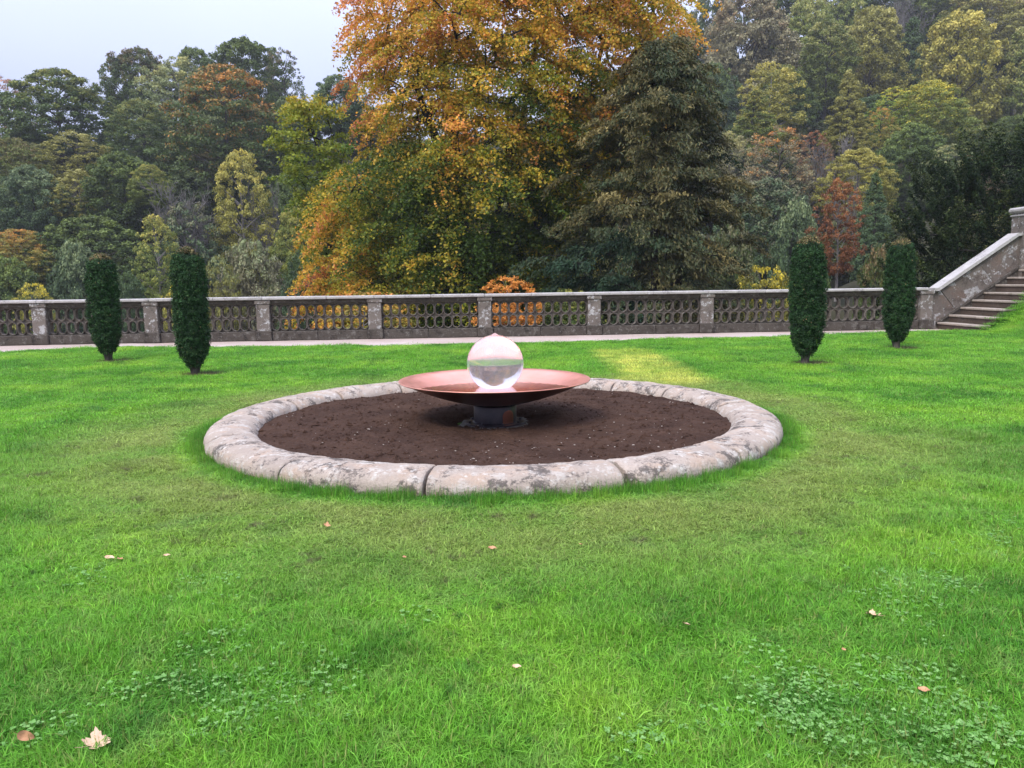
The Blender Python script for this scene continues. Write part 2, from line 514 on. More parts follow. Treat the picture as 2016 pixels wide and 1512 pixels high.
M['step'] = make_stone('lit_tread_stone', (0.37, 0.31, 0.25), (0.46, 0.41, 0.36), (0.08, 0.065, 0.052), 0.35, 0.4, 1.2)  # stair stone for treads, with the light from above put into its colour
M['riser'] = make_stone('shaded_riser_stone', (0.095, 0.07, 0.053), (0.15, 0.125, 0.107), (0.036, 0.03, 0.025), 0.5, 0.3, 1.0)  # same stair stone for risers, with their shade put into the colour

# metals, glass, water
m, nt, out = mat_new('copper')
v = objvec(nt)
f = noise(nt, 3.0, 4, v, 0.6)
princ(nt, out, ramp(nt, f, [(0.3, (0.86, 0.38, 0.27)), (0.7, (0.92, 0.46, 0.34))]), maprange(nt, noise(nt, 9, 4, v), 0.3, 0.7, 0.36, 0.46), 0.5, 1.0)
M['copper'] = m
m, nt, out = mat_new('shaded_copper_underside')  # bowl copper darkened for the soil it mirrors; also the hatch's darker copper
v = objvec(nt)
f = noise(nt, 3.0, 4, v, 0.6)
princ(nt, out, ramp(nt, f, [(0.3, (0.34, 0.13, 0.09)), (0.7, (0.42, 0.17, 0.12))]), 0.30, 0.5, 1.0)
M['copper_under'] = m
m, nt, out = mat_new('shaded_pedestal_metal')  # dark purple-grey metal, lowered further to paint the deep shade under the bowl
v = objvec(nt)
f = noise(nt, 7.0, 4, v, 0.6, 0.5)
princ(nt, out, ramp(nt, f, [(0.35, (0.026, 0.022, 0.03)), (0.65, (0.055, 0.042, 0.048))]), 0.4, 0.4, 0.2)
M['pedestal'] = m
m, nt, out = mat_new('cement')
f = noise(nt, 30, 5, objvec(nt), 0.7)
princ(nt, out, ramp(nt, f, [(0.3, (0.13, 0.125, 0.11)), (0.7, (0.30, 0.29, 0.27))]), 0.95, 0.1, normal=bump(nt, f, 0.8, 0.01))
M['cement'] = m
m, nt, out = mat_new('clear_acrylic')
g = N(nt, 'ShaderNodeBsdfGlass', IOR=1.45, Roughness=0.12); g.inputs['Color'].default_value = (1, 1, 1, 1)
v = objvec(nt)
mp = N(nt, 'ShaderNodeMapping'); mp.inputs['Scale'].default_value = (1, 1, 0.35); nt.links.new(v, mp.inputs['Vector'])
nrm = bump(nt, noise(nt, 16, 3, mp.outputs[0]), 0.12, 0.01)
nt.links.new(nrm, g.inputs['Normal'])
film = N(nt, 'ShaderNodeBsdfTranslucent'); film.inputs['Color'].default_value = (0.9, 0.92, 0.95, 1)
film2 = N(nt, 'ShaderNodeBsdfDiffuse'); film2.inputs['Color'].default_value = (0.85, 0.87, 0.9, 1)
fm = N(nt, 'ShaderNodeMixShader'); fm.inputs[0].default_value = 0.5
nt.links.new(film.outputs[0], fm.inputs[1]); nt.links.new(film2.outputs[0], fm.inputs[2])
gm = N(nt, 'ShaderNodeMixShader')
nt.links.new(maprange(nt, noise(nt, 22, 3, mp.outputs[0]), 0.35, 0.7, 0.08, 0.20), gm.inputs[0])     # running film of bubbly water
nt.links.new(g.outputs[0], gm.inputs[1]); nt.links.new(fm.outputs[0], gm.inputs[2])
nt.links.new(gm.outputs[0], out.inputs['Surface']); M['glass'] = m
m, nt, out = mat_new('rippled_water')
g = N(nt, 'ShaderNodeBsdfGlass', IOR=1.333, Roughness=0.0); g.inputs['Color'].default_value = (1, 1, 1, 1)
wv = N(nt, 'ShaderNodeTexWave'); wv.wave_type = 'RINGS'; wv.rings_direction = 'SPHERICAL'
wv.inputs['Scale'].default_value = 6.0; wv.inputs['Distortion'].default_value = 2.5; wv.inputs['Detail'].default_value = 2
v = objvec(nt); nt.links.new(v, wv.inputs['Vector'])
hh = math_(nt, 'ADD', math_(nt, 'MULTIPLY', wv.outputs['Fac'], 0.5), noise(nt, 14, 3, v))
nt.links.new(bump(nt, hh, 0.05, 0.005), g.inputs['Normal'])
nt.links.new(g.outputs[0], out.inputs['Surface']); M['water'] = m


def simple(name, c1, c2, scale=8.0, rough=0.8, spec=0.2):
    m, nt, out = mat_new(name)
    f = noise(nt, scale, 4, worldvec(nt), 0.6)
    princ(nt, out, ramp(nt, f, [(0.3, c1), (0.7, c2)]), rough, spec)
    return m


M['dead_leaf'] = simple('fallen_leaf_tan', (0.55, 0.33, 0.20), (0.68, 0.46, 0.31), 30)
M['dead_leaf_red'] = simple('fallen_leaf_russet', (0.40, 0.19, 0.09), (0.52, 0.28, 0.15), 30)
M['chip'] = simple('pale_chips', (0.20, 0.15, 0.11), (0.50, 0.44, 0.38), 40)
M['clover'] = make_leaf_ramp('clover_leaves', [(0.0, (0.13, 0.31, 0.055)), (1.0, (0.25, 0.43, 0.13))], 0.3, 0.7, 1.3)
M['hill_ground'] = simple('woodland_floor', (0.02, 0.022, 0.012), (0.05, 0.045, 0.025), 0.6, 0.95, 0.05)


# ------------------------------------------------------------------ foliage builders (numpy)
def unit(v):
    return v / np.maximum(np.linalg.norm(v, axis=-1, keepdims=True), 1e-9)


def quads(C, Nrm, size, rg, aspect=0.6, axis=None):
    """kite-shaped leaves: centre, normal, length"""
    n = len(C)
    a = rg.normal(size=(n, 3)) if axis is None else axis
    u = unit(a - (a * Nrm).sum(-1, keepdims=True) * Nrm)
    w = np.cross(Nrm, u)
    s = np.broadcast_to(size, (n,))[:, None]
    V = np.empty((n, 4, 3))
    V[:, 0] = C - u * s * 0.5
    V[:, 1] = C + w * s * aspect * 0.5 - u * s * 0.05
    V[:, 2] = C + u * s * 0.5
    V[:, 3] = C - w * s * aspect * 0.5 - u * s * 0.05
    return V.reshape(-1, 3), np.arange(n * 4).reshape(n, 4)


def tubes(paths, sides=5):
    """paths: list of (points (k,3), radii (k,))"""
    Vs, Fs, off = [], [], 0
    ang = np.linspace(0, 2 * np.pi, sides, endpoint=False)
    for P, R in paths:
        P = np.asarray(P, float); k = len(P)
        T = unit(np.gradient(P, axis=0))
        ref = np.where(np.abs(T[:, 2:3]) > 0.9, np.array([[1., 0, 0]]), np.array([[0, 0, 1.]]))
        A = unit(np.cross(T, ref)); B = np.cross(T, A)
        ring = P[:, None] + np.asarray(R)[:, None, None] * (np.cos(ang)[None, :, None] * A[:, None] + np.sin(ang)[None, :, None] * B[:, None])
        Vs.append(ring.reshape(-1, 3))
        i = np.arange(k - 1)[:, None] * sides; j = np.arange(sides)[None]; j2 = (j + 1) % sides
        Fs.append((np.stack([i + j, i + j2, i + sides + j2, i + sides + j], -1).reshape(-1, 4)) + off)
        off += k * sides
    return np.concatenate(Vs), np.concatenate(Fs)


def curve(a, b, rg, k=5, sag=0.1, wob=0.06):
    a = np.asarray(a, float); b = np.asarray(b, float)
    L = np.linalg.norm(b - a)
    c = a + (b - a) * 0.5 + np.array([0, 0, sag * L]) + rg.normal(size=3) * wob * L
    t = np.linspace(0, 1, k)[:, None]
    return (1 - t) ** 2 * a + 2 * t * (1 - t) * c + t * t * b


PROF = {
    'dome': lambda t: np.where(t < 0.4, 0.62 + 0.38 * np.sin(np.pi / 2 * np.clip(t / 0.4, 0, 1)), np.sqrt(np.clip(1 - ((t - 0.4) / 0.6) ** 2, 0, 1))),
    'spire': lambda t: np.where(t < 0.15, 0.7 + 2.0 * t, np.clip(1.0 - ((t - 0.15) / 0.85) ** 1.25, 0, 1) * 0.97 + 0.03),
    'oval': lambda t: np.sqrt(np.clip(1 - ((t - 0.48) / 0.53) ** 2, 0, 1)),
    'shrub': lambda t: np.sqrt(np.clip(1 - (t * 0.98) ** 2.4, 0, 1)),
}


def make_crown(seed, W, H, z0, shape, n_clump, per, leaf, cr, flat=0.5, droop=0.0, fill=0.35):
    """crown of leaf clumps inside an uneven envelope; returns leaf mesh data + clump centres"""
    rg = np.random.default_rng(seed)
    t = rg.random(n_clump * 3)
    r = PROF[shape](t)
    t = t[rg.random(len(t)) < (0.25 + r)][:n_clump]
    n = len(t)
    th = rg.random(n) * 2 * np.pi
    ph = rg.random(4) * 6.28
    lump = 1 + 0.13 * np.sin(2 * th + ph[0] + 3 * t) + 0.10 * np.sin(3 * th + ph[1] - 5 * t) + 0.08 * np.sin(5 * th + ph[2] + 9 * t)
    f = np.maximum(fill, rg.random(n)) ** 0.45
    rad = PROF[shape](t) * W / 2 * lump * f
    C = np.stack([rad * np.cos(th), rad * np.sin(th), z0 + t * H - droop * f * rad], -1)
    crs = cr * rg.uniform(0.6, 1.4, n) * (0.7 + 0.3 * (1 - t))
    k = np.maximum((per * (crs / cr) ** 1.6), 20).astype(int)
    ci = np.repeat(np.arange(n), k)
    d = unit(rg.normal(size=(len(ci), 3)) + np.array([0, 0, 0.35]))
    out = np.stack([np.cos(th), np.sin(th), 0.15 + 0 * th], -1)[ci]
    d = unit(d + 0.35 * out)
    q = rg.random(len(ci)) ** 0.4
    P = C[ci] + d * (crs[ci] * q)[:, None] * np.array([1, 1, flat]) + rg.normal(size=(len(ci), 3)) * crs[ci][:, None] * 0.10
    P[:, 2] -= 0.25 * flat * crs[ci] * (((P - C[ci])[:, :2] ** 2).sum(-1) / crs[ci] ** 2)
    nr = unit(d * 0.5 + np.array([0, 0, 0.55]) + rg.normal(size=P.shape) * 0.45)
    V, F = quads(P, nr, leaf * rg.uniform(0.6, 1.4, len(P)), rg, 0.7)
    cl = rg.random(n)
    tint = np.clip(0.45 * cl[ci] + 0.55 * ((P[:, 2] - z0) / H) ** 1.3 + rg.normal(size=len(P)) * 0.12 - 0.05, 0, 1)
    rnd = np.clip(0.5 + (cl[ci] - 0.5) * 0.5 + rg.normal(size=len(P)) * 0.2, 0, 1)
    return V, F, tint, rnd, C, rg


def archetype(name, seed, W, H, z0, shape, n_clump, per, leaf, cr, flat=0.5, droop=0.0, fill=0.35, limbs=16, trunk_r=0.28, bark='bark'):
    V, F, tint, rnd, C, rg = make_crown(seed, W, H, z0, shape, n_clump, per, leaf, cr, flat, droop, fill)
    crown = mesh_np(name + '_crown', V, F, M['hill_leaf'], {'tint': tint, 'rnd': rnd})
    top = z0 + H * (0.92 if shape == 'spire' else 0.7)
    P = np.stack([np.linspace(0, rg.normal() * 0.3, 7), np.linspace(0, rg.normal() * 0.3, 7), np.linspace(-1.0, top, 7)], -1)
    P[1:-1, :2] += rg.normal(size=(5, 2)) * 0.12
    paths = [(P, np.linspace(trunk_r * 1.2, trunk_r * 0.2, 7))]
    for c in C[rg.permutation(len(C))[:limbs]]:
        zb = np.clip(c[2] - 0.45 * np.hypot(c[0], c[1]) - 0.3, 0.3, top)
        a = np.array([np.interp(zb, P[:, 2], P[:, 0]), np.interp(zb, P[:, 2], P[:, 1]), zb])
        paths.append((curve(a, c, rg, 5, 0.08), np.linspace(trunk_r * 0.35, trunk_r * 0.06, 5)))
    TV, TF = tubes(paths, 5)
    trunk = mesh_np(name + '_trunk', TV, TF, M[bark], smooth=True)
    return dict(crown=crown, trunk=trunk, W=W, H=z0 + H)


def bare_archetype(name, seed, W, H, levels=4, leaves=0):
    """leafless twiggy tree: trunk + recursive twigs"""
    rg = np.random.default_rng(seed)
    paths = []; tips = []
    def grow(p, d, L, r, lev):
        k = 4
        pts = [p]
        dd = d
        for i in range(k - 1):
            dd = unit(dd + rg.normal(size=3) * 0.14 + np.array([0, 0, 0.09]))
            pts.append(pts[-1] + dd * L / (k - 1))
        paths.append((np.array(pts), np.linspace(r, r * 0.55, k)))
        if lev == 0:
            tips.append(pts[-1]); return
        nb = 5 if lev > 1 else 6
        for i in range(nb):
            a = pts[1 + (i % (k - 1))]
            perp = unit(np.cross(dd, rg.normal(size=3)))
            nd = unit(dd * rg.uniform(0.6, 1.0) + perp * rg.uniform(0.5, 0.9))
            grow(a, nd, L * rg.uniform(0.5, 0.72), r * 0.5, lev - 1)
    grow(np.array([0., 0, -0.5]), np.array([0, 0, 1.]), H * 0.55, 0.16, levels)
    P = np.concatenate([p for p, _ in paths])
    sx = W / max(1e-3, np.ptp(P[:, 0])); sz = H / P[:, 2].max()
    paths = [(p * np.array([sx, sx, sz]), np.maximum(r, 0.022)) for p, r in paths]
    TV, TF = tubes(paths[:6], 5)
    trunk = mesh_np(name + '_trunk', TV, TF, M['bark_pale'], smooth=True)
    TV, TF = tubes(paths[6:], 3)
    twigs = mesh_np(name + '_twigs', TV, TF, M['bark_pale'], smooth=True)
    return dict(crown=twigs, trunk=trunk, W=W, H=H)


ARCH = {
    'dome1': archetype('dome1', 1, 12, 10, 3.0, 'dome', 600, 115, 0.25, 0.78, 0.6),
    'dome2': archetype('dome2', 2, 12, 10, 2.5, 'dome', 700, 105, 0.23, 0.7, 0.5, 0.12),
    'layer': archetype('layer', 3, 13, 10.5, 2.5, 'dome', 700, 95, 0.22, 0.85, 0.26, 0.2),
    'oval1': archetype('oval1', 4, 9, 12, 2.0, 'oval', 480, 95, 0.24, 0.66, 0.6),
    'oval2': archetype('oval2', 5, 9, 11, 2.5, 'oval', 330, 68, 0.22, 0.66, 0.45, 0.05, 0.2, 26, bark='bark_pale'),
    'spire1': archetype('spire1', 6, 8, 13, 1.5, 'spire', 460, 75, 0.22, 0.6, 0.5, 0.25),
    'spire2': archetype('spire2', 7, 7.5, 12, 1.5, 'spire', 340, 65, 0.21, 0.58, 0.5, 0.25, 0.2, 24, bark='bark_pale'),
    'sparse': archetype('sparse', 8, 10, 10, 3.0, 'dome', 260, 55, 0.21, 0.68, 0.4, 0.0, 0.3, 34, 0.22),
    'shrub1': archetype('shrub1', 9, 8, 5, 0.0, 'shrub', 330, 60, 0.21, 0.62, 0.5, limbs=14, trunk_r=0.12),
    'shrub2': archetype('shrub2', 10, 8, 5, 0.2, 'shrub', 230, 48, 0.2, 0.58, 0.35, limbs=22, trunk_r=0.10, bark='bark_pale'),
    'bare1': bare_archetype('bare1', 21, 9, 11),
    'bare2': bare_archetype('bare2', 22, 6, 11),
}

# ------------------------------------------------------------------ ground
def foot_x(Y):
    return 12.9 + 0.0 * Y


LAWN_EDGE = np.array([(-30, -3), (-16.5, 8.5), (-14.4, 13.0), (-13.0, 16.3), (-12.14, 18.2), (-11.76, 19.1), (-11.0, 19.35), (-9.77, 19.5), (-6.69, 19.18), (-3.09, 18.91),
                      (-1.36, 19.2), (0.67, 19.25), (3.88, 20.0), (7.23, 20.15), (9.72, 21.15), (12.17, 21.45), (12.95, 21.22), (14.0, 21.27), (30, 22.3)], float)


def lawn_edge(x):
    return np.interp(x, LAWN_EDGE[:, 0], LAWN_EDGE[:, 1]) + 0.10 * (vnoise(np.asarray(x) * 1.4, 0 * np.asarray(x) + 3.3, 5) - 0.5)


def lawn_z(x, y):
    x = np.asarray(x, float); y = np.asarray(y, float)
    d = np.hypot(x + 0.19, y - 8.37)
    z = 0.045 * (vnoise(x * 0.7, y * 0.7, 2) - 0.5) + 0.022 * (vnoise(x * 3.1, y * 3.1, 8) - 0.5)
    z = z * smooth01((d - 2.6) / 1.2)
    bank = np.maximum(0, x - foot_x(y))
    return z + 0.74 * np.where(bank < 0.3, bank * bank / 0.6, bank - 0.15) * smooth01((y - 6) / 8.0)


xs = np.concatenate([np.linspace(-28, -14, 20), np.linspace(-13.6, 17, 180), np.linspace(17.6, 28, 12)])
tt = np.linspace(0, 1, 150)
ye = lawn_edge(xs)
GX = np.repeat(xs[:, None], len(tt), 1)
GY = -3 + (ye[:, None] + 3) * tt[None]
GZ = lawn_z(GX, GY)
GZ[:, -1] -= 0.05
GZ += 0.0
P = np.stack([GX, GY, GZ], -1)
b = len(tt); i = np.arange(len(xs) - 1)[:, None] * b; j = np.arange(b - 1)[None]
F = np.stack([i + j, i + b + j, i + b + j + 1, i + j + 1], -1).reshape(-1, 4)
tag(obj('lawn', mesh_np('lawn', P.reshape(-1, 3), F, M['turf'], smooth=True)), kind='structure')

BP = np.array([12.38, 23.19]); U = np.array([0.99788783, 0.06496054]); NQ = np.array([0.06496054, -0.99788783])
BAL_RZ = math.atan2(U[1], U[0])


def bal(s, q, z=0.0):
    p = BP + U * s + NQ * q
    return np.array([p[0], p[1], z])


# gravel path: one sheet from under the lawn to the foot of the balustrade
pv = []
sx_ = np.linspace(-34, 8, 120)
for s in sx_:
    for q in (16, 9, 6, 4, 3, 2, 1, 0.3, -0.9):
        p = bal(s, q)
        pv.append((p[0], p[1], -0.035 + 0.02 * (vnoise(p[0] * 1.3, p[1] * 1.3, 4) - 0.5)))
nq = 9
i = np.arange(len(sx_) - 1)[:, None] * nq; j = np.arange(nq - 1)[None]
F = np.stack([i + j + 1, i + nq + j + 1, i + nq + j, i + j], -1).reshape(-1, 4)
tag(obj('gravel_path', mesh_np('gravel_path', np.array(pv), F, M['gravel'], smooth=True)), kind='structure')

# soil bed
rs = np.concatenate([[0.0], np.linspace(0.05, 2.62, 110)]); th = np.linspace(0, 2 * np.pi, 420, endpoint=False)
R_, T_ = np.meshgrid(rs, th, indexing='ij')
X = R_ * np.cos(T_); Y = R_ * np.sin(T_)
Z = 0.055 + 0.035 * (vnoise(X * 2.2 + 9, Y * 2.2, 3, 4) - 0.5) + 0.034 * (vnoise(X * 10 + 9, Y * 10, 6, 4) - 0.5) - 0.055 * smooth01((0.75 - R_) / 0.45)
Z += 0.03 * np.exp(-((R_ - 0.75) / 0.18) ** 2) * vnoise(X * 4, Y * 4, 12)
b = len(th); i = np.arange(len(rs) - 1)[:, None] * b; j = np.arange(b)[None]; j2 = (j + 1) % b
F = np.stack([i + j, i + b + j, i + b + j2, i + j2], -1).reshape(-1, 4)
so = obj('soil_bed', mesh_np('soil_bed', np.stack([X, Y, Z], -1).reshape(-1, 3), F, M['soil'], smooth=True))
so.location = (-0.19, 8.37, 0)
tag(so, kind='structure')

# pale chips and clods on the soil
rg = np.random.default_rng(5)
n = 210
r = 2.45 * np.sqrt(rg.random(n)); a = rg.random(n) * 6.283
front = rg.random(n) < 0.35
a[front] = rg.normal(-1.2, 0.5, front.sum()); r[front] = rg.uniform(1.3, 2.42, front.sum())
C = np.stack([r * np.cos(a), r * np.sin(a), 0 * r], -1)
keep = r > 0.45; C = C[keep]; n = len(C)
C[:, 2] = 0.068 + 0.02 * (vnoise(C[:, 0] * 2.2 + 9, C[:, 1] * 2.2, 3, 4) - 0.4)
sz = rg.uniform(0.005, 0.016, n) * np.where(rg.random(n) < 0.1, 1.6, 1)
V = []; F = []
cube = np.array([(x, y, z) for x in (-1, 1) for y in (-1, 1) for z in (-1, 1)], float)
cf = np.array([(0, 1, 3, 2), (4, 6, 7, 5), (0, 4, 5, 1), (2, 3, 7, 6), (0, 2, 6, 4), (1, 5, 7, 3)])
rot = rg.random(n) * 6.28
dims = np.stack([sz, sz * rg.uniform(0.35, 0.9, n), sz * rg.uniform(0.15, 0.4, n)], -1) * 0.5
L = cube[None] * dims[:, None] * rg.uniform(0.6, 1.2, (n, 8, 1))
LX = L[..., 0] * np.cos(rot)[:, None] - L[..., 1] * np.sin(rot)[:, None]; LY = L[..., 0] * np.sin(rot)[:, None] + L[..., 1] * np.cos(rot)[:, None]
V = np.stack([LX, LY, L[..., 2]], -1) + C[:, None]
F = (cf[None] + (np.arange(n) * 8)[:, None, None]).reshape(-1, 4)
ch = obj('wood_chips', mesh_np('wood_chips', V.reshape(-1, 3), F, M['chip'])); ch.location = (-0.19, 8.37, 0)
tag(ch, 'pale chips and pebbles scattered over the dark soil bed', 'wood chips', kind='stuff')

rg = np.random.default_rng(15)
n = 3600
r = 2.47 * np.sqrt(rg.random(n)); a = rg.random(n) * 6.283
near = rg.random(n) < 0.22; r[near] = rg.uniform(0.42, 0.95, near.sum())
C = np.stack([r * np.cos(a), r * np.sin(a), 0 * r], -1)[r > 0.42]; n = len(C); r = np.hypot(C[:, 0], C[:, 1])
C[:, 2] = 0.058 + 0.035 * (vnoise(C[:, 0] * 2.2 + 9, C[:, 1] * 2.2, 3, 4) - 0.5) + 0.034 * (vnoise(C[:, 0] * 10 + 9, C[:, 1] * 10, 6, 4) - 0.5) - 0.055 * smooth01((0.75 - r) / 0.45)
sz = 0.5 * np.minimum(0.018 * rg.lognormal(0, 0.6, n), 0.07)
oc = np.array([(1, 0, 0), (-1, 0, 0), (0, 1, 0), (0, -1, 0), (0, 0, 1), (0, 0, -1)], float)
of = np.array([(0, 2, 4), (2, 1, 4), (1, 3, 4), (3, 0, 4), (2, 0, 5), (1, 2, 5), (3, 1, 5), (0, 3, 5)])
rot = rg.random(n) * 6.28
L = oc[None] * sz[:, None, None] * rg.uniform(0.6, 1.5, (n, 6, 1)) * np.array([1.3, 1.0, 0.8])
V = np.stack([L[..., 0] * np.cos(rot)[:, None] - L[..., 1] * np.sin(rot)[:, None], L[..., 0] * np.sin(rot)[:, None] + L[..., 1] * np.cos(rot)[:, None], L[..., 2]], -1) + C[:, None]
cl = obj('soil_clods', mesh_np('soil_clods', V.reshape(-1, 3), (of[None] + (np.arange(n) * 6)[:, None, None]).reshape(-1, 3), M['soil'])); cl.location = (-0.19, 8.37, 0)
tag(cl, 'dark crumbs of earth lying on the soil bed', 'soil clods', kind='stuff')

# ------------------------------------------------------------------ kerb of curved stones
kerb = empty('stone_kerb', (-0.19, 8.37, 0))
tag(kerb, 'ring kerb of rounded lichened stones round the dark soil bed', 'stone kerb')
JA = [-177, -152.4, -123.5, -98.8, -69.9, -45.8, -16, 5, 33, 52.4, 76, 99, 122, 143.4, 162, 183]
prof0 = np.array([(2.965, -0.06), (2.99, -0.01), (3.0, 0.035), (2.995, 0.075), (2.97, 0.115), (2.92, 0.145), (2.85, 0.162), (2.75, 0.168),
                  (2.65, 0.16), (2.58, 0.142), (2.53, 0.11), (2.5, 0.07), (2.49, 0.02), (2.5, -0.05)])
for k in range(len(JA) - 1):
    rg = np.random.default_rng(300 + k)
    g0 = 0.003 + 0.003 * rg.random(); g1 = 0.003 + 0.003 * rg.random()
    a0, a1 = math.radians(JA[k]) + g0, math.radians(JA[k + 1]) - g1
    if k == 4: a0 += 0.011        # the open joint at the front
    m_ = 64
    aa = np.concatenate([[a0, a0 + 0.0025], np.linspace(a0 + 0.009, a1 - 0.009, m_), [a1 - 0.0025, a1]])
    ins = np.concatenate([[0.014, 0.004], np.zeros(m_), [0.004, 0.014]])
    cx, cz = 2.745, 0.04
    PP = np.empty((len(aa), len(prof0), 3))
    dz = rg.uniform(-0.006, 0.006); dr = rg.uniform(-0.008, 0.008)
    for ii, (t, inn) in enumerate(zip(aa, ins)):
        pr = prof0.copy()
        dirv = pr - np.array([cx, cz]); pr = pr - unit(dirv) * inn
        ang = np.arange(len(pr))
        dn = 0.020 * (vnoise(t * 9 + 0 * ang, ang * 0.7, 40 + k) - 0.5) + 0.020 * (vnoise(t * 34 + 0 * ang, ang * 1.1, 90 + k) - 0.5)
        pr = pr + unit(dirv) * dn[:, None]
        if k == 4:   # broken corner beside the open joint
            w = math.exp(-((t - a0) / 0.035) ** 2)
            pr[:7] -= (unit(dirv) * 0.06 * w)[:7] * np.linspace(1, 0.3, 7)[:, None]
        PP[ii, :, 0] = (pr[:, 0] + dr) * math.cos(t); PP[ii, :, 1] = (pr[:, 0] + dr) * math.sin(t); PP[ii, :, 2] = pr[:, 1] + dz
    mb = MB(); mb.grid(PP)
    np_ = len(prof0)
    mb.add(PP[0], [tuple(range(np_))]); mb.add(PP[-1], [tuple(range(np_))])
    mb.build('kerb_stone', M['kerb'], kerb, smooth=True)

# ------------------------------------------------------------------ fountain
FC = (-0.19, 8.37, 0.0)
ft = empty('copper_fountain', FC)
tag(ft, 'shallow copper bowl fountain on a short pedestal in the soil bed', 'fountain')
zb, zr = 0.215, 0.487
rr_ = np.linspace(0.2, 0.985, 22)
zo = zb + (zr - zb) * (rr_ / 1.0) ** 1.75
outer = [(0.0, zb - 0.012), (0.12, zb - 0.010)] + [(r, z - 0.014) for r, z in zip(rr_, zo)]
lip = [(1.0, zr - 0.020), (1.02, zr - 0.014), (1.043, zr - 0.004), (1.047, zr + 0.003), (1.043, zr + 0.006)]
inner = [(1.0, zr - 0.004), (0.965, zr - 0.015)] + [(r, z + 0.0) for r, z in zip(rr_[::-1][1:], zo[::-1][1:])] + [(0.0, zb + 0.002)]
mb = MB(); mb.grid(lathe(outer + lip[:3], 128), close_v=True); mb.build('bowl_underside', M['copper_under'], ft, smooth=True)
mb = MB(); mb.grid(lathe(lip[2:] + inner, 128), close_v=True); mb.build('bowl', M['copper'], ft, smooth=True)
# water in the bowl
wz = 0.405
wr = float(np.interp(wz, zo, rr_)) - 0.004
mb = MB(); mb.grid(lathe([(wr * f_, wz) for f_ in (0.0001, 0.2, 0.4, 0.6, 0.8, 1.0)], 96), close_v=True)
w_o = mb.build('water', M['water'], ft, smooth=True)
# sphere
mb = MB(); zz = np.linspace(0, np.pi, 49)
mb.grid(lathe([(max(1e-4, 0.31 * math.sin(t)), 0.31 * math.cos(t)) for t in zz], 96), close_v=True)
s_o = mb.build('water_sphere', M['glass'], ft, smooth=True); s_o.location = (0.01, 0, 0.664)
# bubbling cap of water where the jet leaves the sphere
mb = MB(); mb.grid(lathe([(0.0001, 0.018), (0.012, 0.016), (0.024, 0.009), (0.034, 0.001), (0.05, -0.004)], 24), close_v=True)
j_o = mb.build('water_jet', M['water'], ft, smooth=True); j_o.location = (0.01, 0, 0.976)
# pedestal
mb = MB(); mb.grid(lathe([(0.0001, 0.212), (0.19, 0.212), (0.232, 0.205), (0.235, 0.2), (0.235, 0.03), (0.25, 0.022), (0.25, 0.0), (0.24, -0.02)], 72), close_v=True)
ped = mb.build('pedestal', M['pedestal'], ft, smooth=True)
pm = ped.data
try:
    for p_ in pm.polygons: p_.use_smooth = True
    pm.set_sharp_from_angle(angle=math.radians(35))
except Exception: pass
# oval copper hatch on the pedestal, front right
mb = MB()
ha = math.radians(-52)
gu = np.linspace(-1, 1, 13); gv = np.linspace(-1, 1, 15)
PP = np.empty((13, 15, 3))
for i_, u_ in enumerate(gu):
    for j_, v_ in enumerate(gv):
        # arched plate: straight foot, rounded head
        wdt = 0.30 if v_ < 0.1 else 0.30 * math.sqrt(max(0.0, 1 - ((v_ - 0.1) / 0.9) ** 2))
        aa_ = ha + u_ * max(wdt, 0.01); rad_ = 0.243
        PP[i_, j_] = (rad_ * math.cos(aa_), rad_ * math.sin(aa_), 0.10 + v_ * 0.072)
mb.grid(PP); mb.build('access_hatch', M['copper_under'], ped, smooth=True)
# base plate with bolt heads, cement collar
mb = MB(); mb.grid(lathe([(0.22, 0.022), (0.325, 0.020), (0.33, 0.016), (0.33, -0.02)], 56), close_v=True)
bp = mb.build('base_plate', M['pedestal'], ft)
for k in range(8):
    a = k * math.pi / 4 + 0.3
    mb = MB(); mb.grid(lathe([(0.0001, 0.024), (0.013, 0.024), (0.016, 0.018), (0.016, 0.0)], 6), close_v=True)
    b_ = mb.build('bolt', M['pedestal'], bp); b_.location = (0.29 * math.cos(a), 0.29 * math.sin(a), 0.018)
rg = np.random.default_rng(77)
mb = MB()
aa = np.linspace(0, 2 * np.pi, 48, endpoint=False)
q45 = np.abs(((aa + np.pi / 2 + 0.08) % (np.pi / 2)) - np.pi / 4)
ro = 0.37 / np.cos(np.pi / 4 - q45) + 0.06 * (vnoise(np.cos(aa) * 3.2 + 4, np.sin(aa) * 3.2 + 4, 17) - 0.5) + 0.015 * rg.random(48)
PP = np.stack([np.stack([r_ * np.cos(aa), r_ * np.sin(aa), np.full(48, z_)], -1) for r_, z_ in ((0.30, 0.006), (0.345, 0.008), (ro, 0.006), (ro + 0.02, -0.04))])
mb.grid(PP, close_v=True); mb.build('cement_collar', M['cement'], ft)

# ------------------------------------------------------------------ balustrade
bl = empty('stone_balustrade', (BP[0], BP[1], -0.03), BAL_RZ)
tag(bl, 'long dark stone balustrade of oval rings and piers behind the lawn', 'balustrade')
PIERS = [-31.6, -28.5, -25.51, -22.5, -19.42, -16.3, -13.17, -10.0, -6.66, -3.36, 0.0]
HB = 1.235


